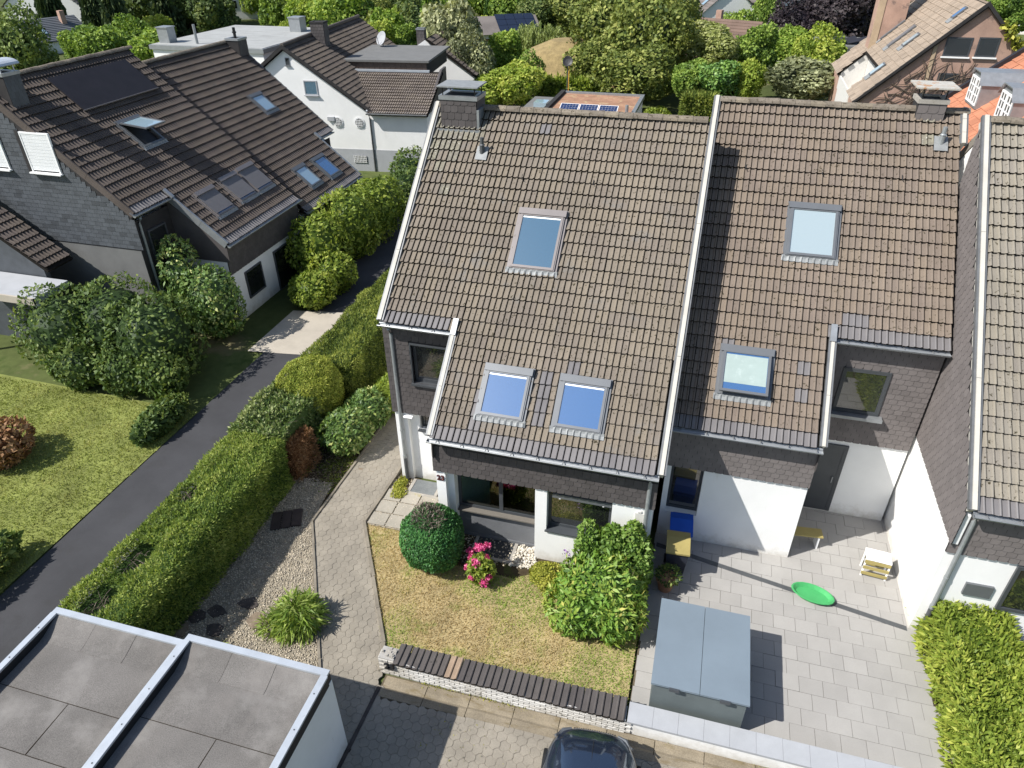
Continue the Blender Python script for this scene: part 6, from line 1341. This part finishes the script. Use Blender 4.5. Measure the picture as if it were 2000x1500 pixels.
TREES = [
('olive',-60.4,48.0,2.0,3.8,4.3,'olive green broad tree at the left edge behind the curved chimney cowl'),('spruce',-84.9,78.0,1.7,2.0,6.9,'dark spruce, leftmost of the conifer row at top left'),('spruce',-90.3,88.0,1.1,2.4,6.0,'dark spruce in the top left row, half behind its left neighbour'),('spruce',-79.4,80.0,1.3,1.9,5.8,'slim dark spruce in the middle of the top left conifer row'),
('spruce',-68.8,72.0,1.9,2.0,4.6,'dark spruce right behind the mid green trees over the black roof panel'),('spruce',-75.3,84.0,1.2,2.2,5.2,'tall dark spruce behind the pale green treetop at top left'),('spruce',-67.5,80.0,1.2,2.3,5.0,'dark spruce above the pale flat roof left corner'),('spruce',-68.3,86.0,1.5,2.2,5.2,'dark conifer second from the right in the top left row'),('spruce',-68.6,90.0,-0.3,2.0,4.7,'rightmost dark conifer of the top left row'),
('mid',-51.3,50.0,3.2,2.8,2.4,'round mid green tree above the black roof panel'),('mid',-52.2,55.0,2.7,2.4,2.4,'pointed mid green tree right of the round one over the roof panel'),('light',-43.2,47.0,3.6,2.3,1.8,'pale feathery tree before the flat roofed building'),('mid',-64.2,60.0,0.5,2.1,2.1,'small green tree between conifers and dark ridge'),('dark',-61.1,82.0,-0.1,3.2,3.2,'dark round tree behind the pale flat roof'),('light',-66.4,100.0,1.1,2.5,3.3,'light green upright tree beside the slate roofed far house'),
('mid',-54.9,88.0,2.5,3.1,3.3,'deep green tree right of the slate roofed far house'),('light',-47.2,84.0,2.5,3.5,3.3,'bright linden left of the widest bright crown'),('light',-36.9,74.0,3.6,4.3,3.7,'widest bright green linden above the white house'),('light',-30.4,66.0,2.6,2.5,2.3,'low bright linden beside the satellite dish'),('dark',-35.3,88.0,2.1,2.8,3.9,'dark tree in shadow behind the bright lindens'),('pine',-21.9,62.0,4.3,1.8,3.1,'feathery light green larch left of the grey willow'),
('silver',-13.8,47.0,5.3,2.6,3.5,'grey green willow rising behind the left chimney'),('silver',-11.5,44.0,4.1,1.8,2.4,'lower grey green willow right beside the taller one'),('mid',-32.0,110.0,1.2,3.3,3.7,'green tree at the top edge behind the larch'),('poplar',-28.5,105.0,1.3,1.1,3.2,'narrow upright poplar at the top edge'),('mid',-23.7,100.0,1.7,3.4,3.4,'broad tree above the solar roofed bungalow'),('dark',-16.2,85.0,2.6,3.2,2.9,'blue green dark tree right of the solar roofed bungalow'),
('light',-10.5,50.0,3.6,2.1,2.2,'airy yellow green tree in front of the weeping willow'),('bright',-7.9,43.0,3.0,2.2,1.8,'bright leafy shrub tree behind the ridge, left of the sedum roof'),('bright',-10.1,42.0,2.3,2.4,1.4,'low bright bush directly right of the left chimney'),('mid',-7.5,46.0,3.2,1.2,1.6,'small dark green shrub beside the orange pole'),('weeping',-11.4,66.0,3.0,2.7,2.1,'weeping willow with hanging pale branches above the dry mound'),
('oak',-3.7,60.0,4.9,3.8,3.6,'big oak at the top, left part of the dark group'),('oak',0.9,54.0,4.9,3.9,3.9,'big oak in the middle of the dark group above the sedum roof'),('oak',-3.6,52.0,3.1,2.4,2.4,'lower oak overhanging the dry mound'),('oak',0.8,48.0,3.2,3.5,2.4,'lowest oak crown of the dark group, shading the hedge lane'),('oak',2.2,62.0,4.8,2.9,3.1,'oak at the right of the dark group'),('spruce',3.1,80.0,4.1,1.3,2.3,'small dark spruce left of the old brown roof'),('oak',-11.6,85.0,3.8,3.8,3.2,'olive oak at the top edge left of the dark group'),
('cream',5.3,62.0,4.4,2.4,1.5,'cream green tree in front of the old brown roof'),('cream',6.5,54.0,4.3,2.5,1.6,'wide cream green crown below the red chimney'),('mid',5.1,46.0,3.4,1.6,1.6,'grey green bush left of the glossy one, over the cube hedge'),('laurelt',7.3,46.0,3.5,2.0,1.6,'glossy deep green bush behind the white party wall'),('bright',9.2,46.0,3.4,1.4,1.7,'bright green bush between the glossy and the spiky one'),('mid',10.1,56.0,3.8,2.1,2.3,'round olive tree in the middle of the right gardens'),('light',12.9,60.0,3.3,2.2,2.2,'light tree left of the grey garage with panels'),('bright',15.0,56.0,3.7,2.0,2.2,'bright yellow green tree before the grey garage'),('silver',13.4,46.0,3.7,3.0,1.6,'spiky grey green bush left of the brick house'),('cream',12.3,68.0,3.2,2.0,1.5,'pale tree at the foot of the copper beech'),('mid',8.4,88.0,1.7,2.5,2.5,'green tree right of the old brown roof'),
('beech',14.9,82.0,3.1,3.6,3.2,'copper beech, left crown of the dark purple group'),('beech',19.3,84.0,3.8,4.4,3.8,'copper beech, largest middle crown of the purple group'),('beech',22.8,86.0,3.9,2.9,3.5,'copper beech right beside the brick chimney tower'),('mid',11.9,95.0,1.5,2.1,3.3,'green tree left of the copper beeches at the top edge'),('mid',39.7,95.0,3.6,2.8,2.8,'green tree behind the brick house in the top right corner'),('bright',18.3,38.0,3.9,1.6,0.7,'light green shrub top left of the rusty chimney plate'),
('mid',-33.3,100.0,1.8,3.1,3.1,'tree behind the grey willow at the top edge'),('dark',-45.4,105.0,1.4,4.1,3.3,'shadowy tree at the top edge over the white house'),('mid',-63.3,120.0,0.4,5.6,3.7,'broad far tree at the top edge above the bright lindens'),('dark',-79.2,115.0,0.5,4.7,3.7,'dark far tree above the pale flat roof'),('dark',-81.1,110.0,0.6,3.6,3.6,'dark far tree right of the conifer row')]
for k, x, y, zc, rx, rz, lb in TREES: tree(k, x, y, zc, rx, rz, lb, cat='shrub' if 'bush' in lb or 'shrub' in lb else 'tree')
q = random.Random(5)
for i in range(120):   # woods and gardens towards the horizon
    y = q.uniform(82, 190); x = q.uniform(-.80*(y+12)-2, .42*(y+12)+8); k = q.choice(['mid', 'dark', 'mid', 'light', 'oak', 'dark', 'olive']); r = q.uniform(2.6, 4.6)
    if y < 128 and 2 < x < 28: continue
    if any(math.hypot(x-a, y-b) < 7 for a, b in ((5.6, 101), (11.8, 100), (-69, 103), (-93, 88), (-9, 118))): continue
    px, py, pz = screen((x, y, r)); tr_ = .5*r*1386/pz[0]*2
    if px[0] < -tr_ or px[0] > 2000+tr_ or py[0]+tr_ < 0: continue
    lab = '%s tree in the far belt, %s' % (dict(mid='green', dark='dark green', light='light green', oak='olive oak like', olive='greyish olive')[k], PLACES[min(9, max(0, int(px[0]/200)))])
    tree(k, x, y, r*.9+.6, r, r*q.uniform(.8, 1.05), lab, 'far trees along the top edge')
cnt = 0
for i in range(220):   # trees filling the gardens in the middle distance
    y = q.uniform(54, 84); x = q.uniform(-.78*(y+12), .40*(y+12)); r = q.uniform(1.6, 2.9); hh = q.uniform(1.6, 3.0); px, py, pz = screen((x, y, hh)); px = px[0]; w_ = r*1386/pz[0]
    if px < -30 or px > 1720 or any(a-w_ < px < b+w_ for a, b in ((300, 640), (890, 1010), (1050, 1130), (1350, 1490), (1560, 1720))) or 760 < px < 860 and y < 60: continue
    if any(math.hypot(x-a, y-b) < 7 for a, b in ((-19, 77), (7.4, 73), (17.8, 70), (-74, 66), (-7.6, 62), (-69, 103))): continue
    k = q.choice(['mid', 'light', 'oak', 'bright', 'mid', 'dark', 'olive', 'cream']); cnt += 1
    if cnt > 46: break
    tree(k, x, y, hh+.5, r, r*q.uniform(.85, 1.2), '%s tree filling the middle gardens %s' % (dict(mid='green', bright='yellow green', light='light green', dark='dark green', cream='cream green', oak='olive oak like', olive='greyish olive')[k], PLACES[min(9, max(0, int(px/200)))]), 'trees filling the middle gardens')
for i in range(34):   # garden shrubs between
    y = q.uniform(58, 92); x = q.uniform(-.8*(y+12), .4*(y+12)); k = q.choice(['mid', 'bright', 'light', 'dark', 'cream'])
    if any(math.hypot(x-a, y-b) < 8 for a, b in ((-16, 76), (7.6, 76), (17.8, 70), (-70, 62), (-30, 43))): continue
    r = q.uniform(1.0, 2.0); px, py, pz = screen((x, y, r))
    if px[0] < -40 or px[0] > 2040: continue
    tree(k, x, y, r*.8, r, r*.85, '%s far garden shrub %s' % (dict(mid='green', bright='yellow green', light='light green', dark='dark green', cream='cream green')[k], PLACES[min(9, max(0, int(px[0]/200)))]), 'shrubs in the far gardens', 'shrub')
# dry grass mound, hedge cube and globe beyond the ridge
b = MB().lathe([(6.5, -.3), (5.2, 1.4), (3.6, 2.9), (1.6, 3.7), (.001, 3.8)], (-7.6, 62, 0), 24); MT['straw'] = mat('dry_straw_slope', (.30, .225, .105), .25, 1.4, 12, .4, 1., bump=.8, bscale=8, stains=[((.14, .14, .05), .8, .6)]); b.build('dry_mound', [MT['straw']], None, kind='structure')
hedge('clipped_hedge', 'dark cube shaped hedge beyond the ridge by the white party wall', 'hedge', 5.0, 7.3, 42.6, 44.2, 3.0, 11000, LM['hedge2'], .2, .09, .05, rb=.45)
bush('golden_ball_shrub', 'small round yellow green shrub on the lane behind the sedum roof', 'shrub', (3.0, 45.5, .75), (1.05, .9, .75), 4500, LM['bright'], .17, .1, .08)
hedge('boundary_hedge', 'leafy green hedge under the dry mound behind the sedum roof', 'hedge', -7.0, -2.2, 47.5, 48.6, 2.7, 6500, LM['bright'], .25, .16, .2)
sheet('garden_lane', [(-2, 42), (9, 42), (9, 47), (-2, 47)], -.03, MT['asphalt'])
# gardens between the lane and the dark roofed row
MT['greenlawn'] = mat('yellow_green_lawn', (.21, .235, .06), .3, .8, 30, .3, 1.)  # yellow-green is this lawn's own colour
sheet('side_lawn', [(-17.5, -5), (-8.2, -5), (-8.2, 3.4), (-17.5, 3.6)], -.01, MT['greenlawn'])
nb = 42000; Pq = np.c_[rng.uniform((-17, -4.8), (-8.2, 3.4), (nb, 2)), np.full(nb, -.01)]
V, F, R = leaves(Pq, np.tile((0, 0, 1.), (nb, 1)), .085, .02, .7, np.clip(.5+.35*wob(Pq, .9)+.2*wob(Pq+4, 2.5), 0, 1))
LM['turf'] = leafmat('garden_turf', [(0, (.20, .20, .06)), (.5, (.24, .29, .07)), (1, (.40, .38, .14))], .15, .3, 0); link(mesh('side_lawn_grass', V, F, [LM['turf']], None, R), 'side_lawn_grass', None, kind='stuff')
def lump(c, r, m, n, label, L=.16, W=.08, nm='garden_shrub', cat='shrub'): return bush(nm, label, cat, c, r, n, m, L, W, .16, 1.6, stems=True)
lump([(-10.9, 5.2, 1.5), (-12.6, 5.6, 1.6), (-14.4, 5.0, 1.5)], [(1.5, 1.6, 1.6), (1.5, 1.6, 1.7), (1.6, 1.6, 1.6)], LM['greybush'], 9000, 'large spreading dark green shrub between side lawn and slate gable')
lump([(-9.9, 4.0, .8), (-11.3, 3.9, .8), (-13.2, 3.8, .8)], [(.8, .7, .8), (.9, .7, .9), (1.0, .7, .8)], LM['greybush'], 6000, 'lower dark shrub row along the edge of the side lawn')
lump([(-10.6, 8.2, 1.5), (-11.9, 8.4, 1.9)], [(1.1, 1.0, 1.5), (.8, .7, 1.75)], LM['laurel'], 5000, 'tall shrub climbing before the recessed slate entrance')
lump((-15.6, 5.9, .8), (1.1, .8, .8), TM['beech'], 2200, 'dark purple leaved shrub before the slate gable')
lump([(-9.3, 14.5, 1.4), (-8.9, 17, 1.6), (-8.6, 19.5, 1.6)], [(1.2, 1.8, 1.5), (1.3, 1.8, 1.7), (1.2, 1.8, 1.7)], LM['bright'], 9000, 'bright green shrub belt under the eaves of the farther dark roof', .18, .09)
lump([(-8.2, 11.6, .7), (-8.0, 13.2, .8)], [(.9, 1.0, .8), (.9, 1.1, .9)], LM['bright'], 4500, 'low bushy shrub at the end of the sunlit pavement')
lump([(-8.5, 23, 1.2), (-9.3, 25.5, 1.3)], [(1.0, 1.4, 1.3), (1.2, 1.4, 1.4)], LM['greybush'], 4500, 'dark shrubs before the grey plinth of the white house', .18, .09)
lump((-12.5, -.4, .6), (.9, .9, .65), LM['dead'], 1800, 'reddish brown shrub on the bright side lawn')
lump((-8.8, 2.2, .35), (.45, 1.2, .4), LM['greybush'], 2600, 'narrow shrub strip between lane and side lawn')
lump((-8.9, -5.2, .5), (.5, 1.8, .6), LM['greybush'], 3200, 'dark shrub strip along the lane at the left edge')
if 0: tree('dark', -11.6, -9.5, 3.2, 2.4, 2.4, 'dark tree just outside the left edge shading the lane')
if 0: tree('dark', -12.2, 1.0, 3.4, 1.5, 1.7, 'small dark tree standing over the side lawn, shading the lane')
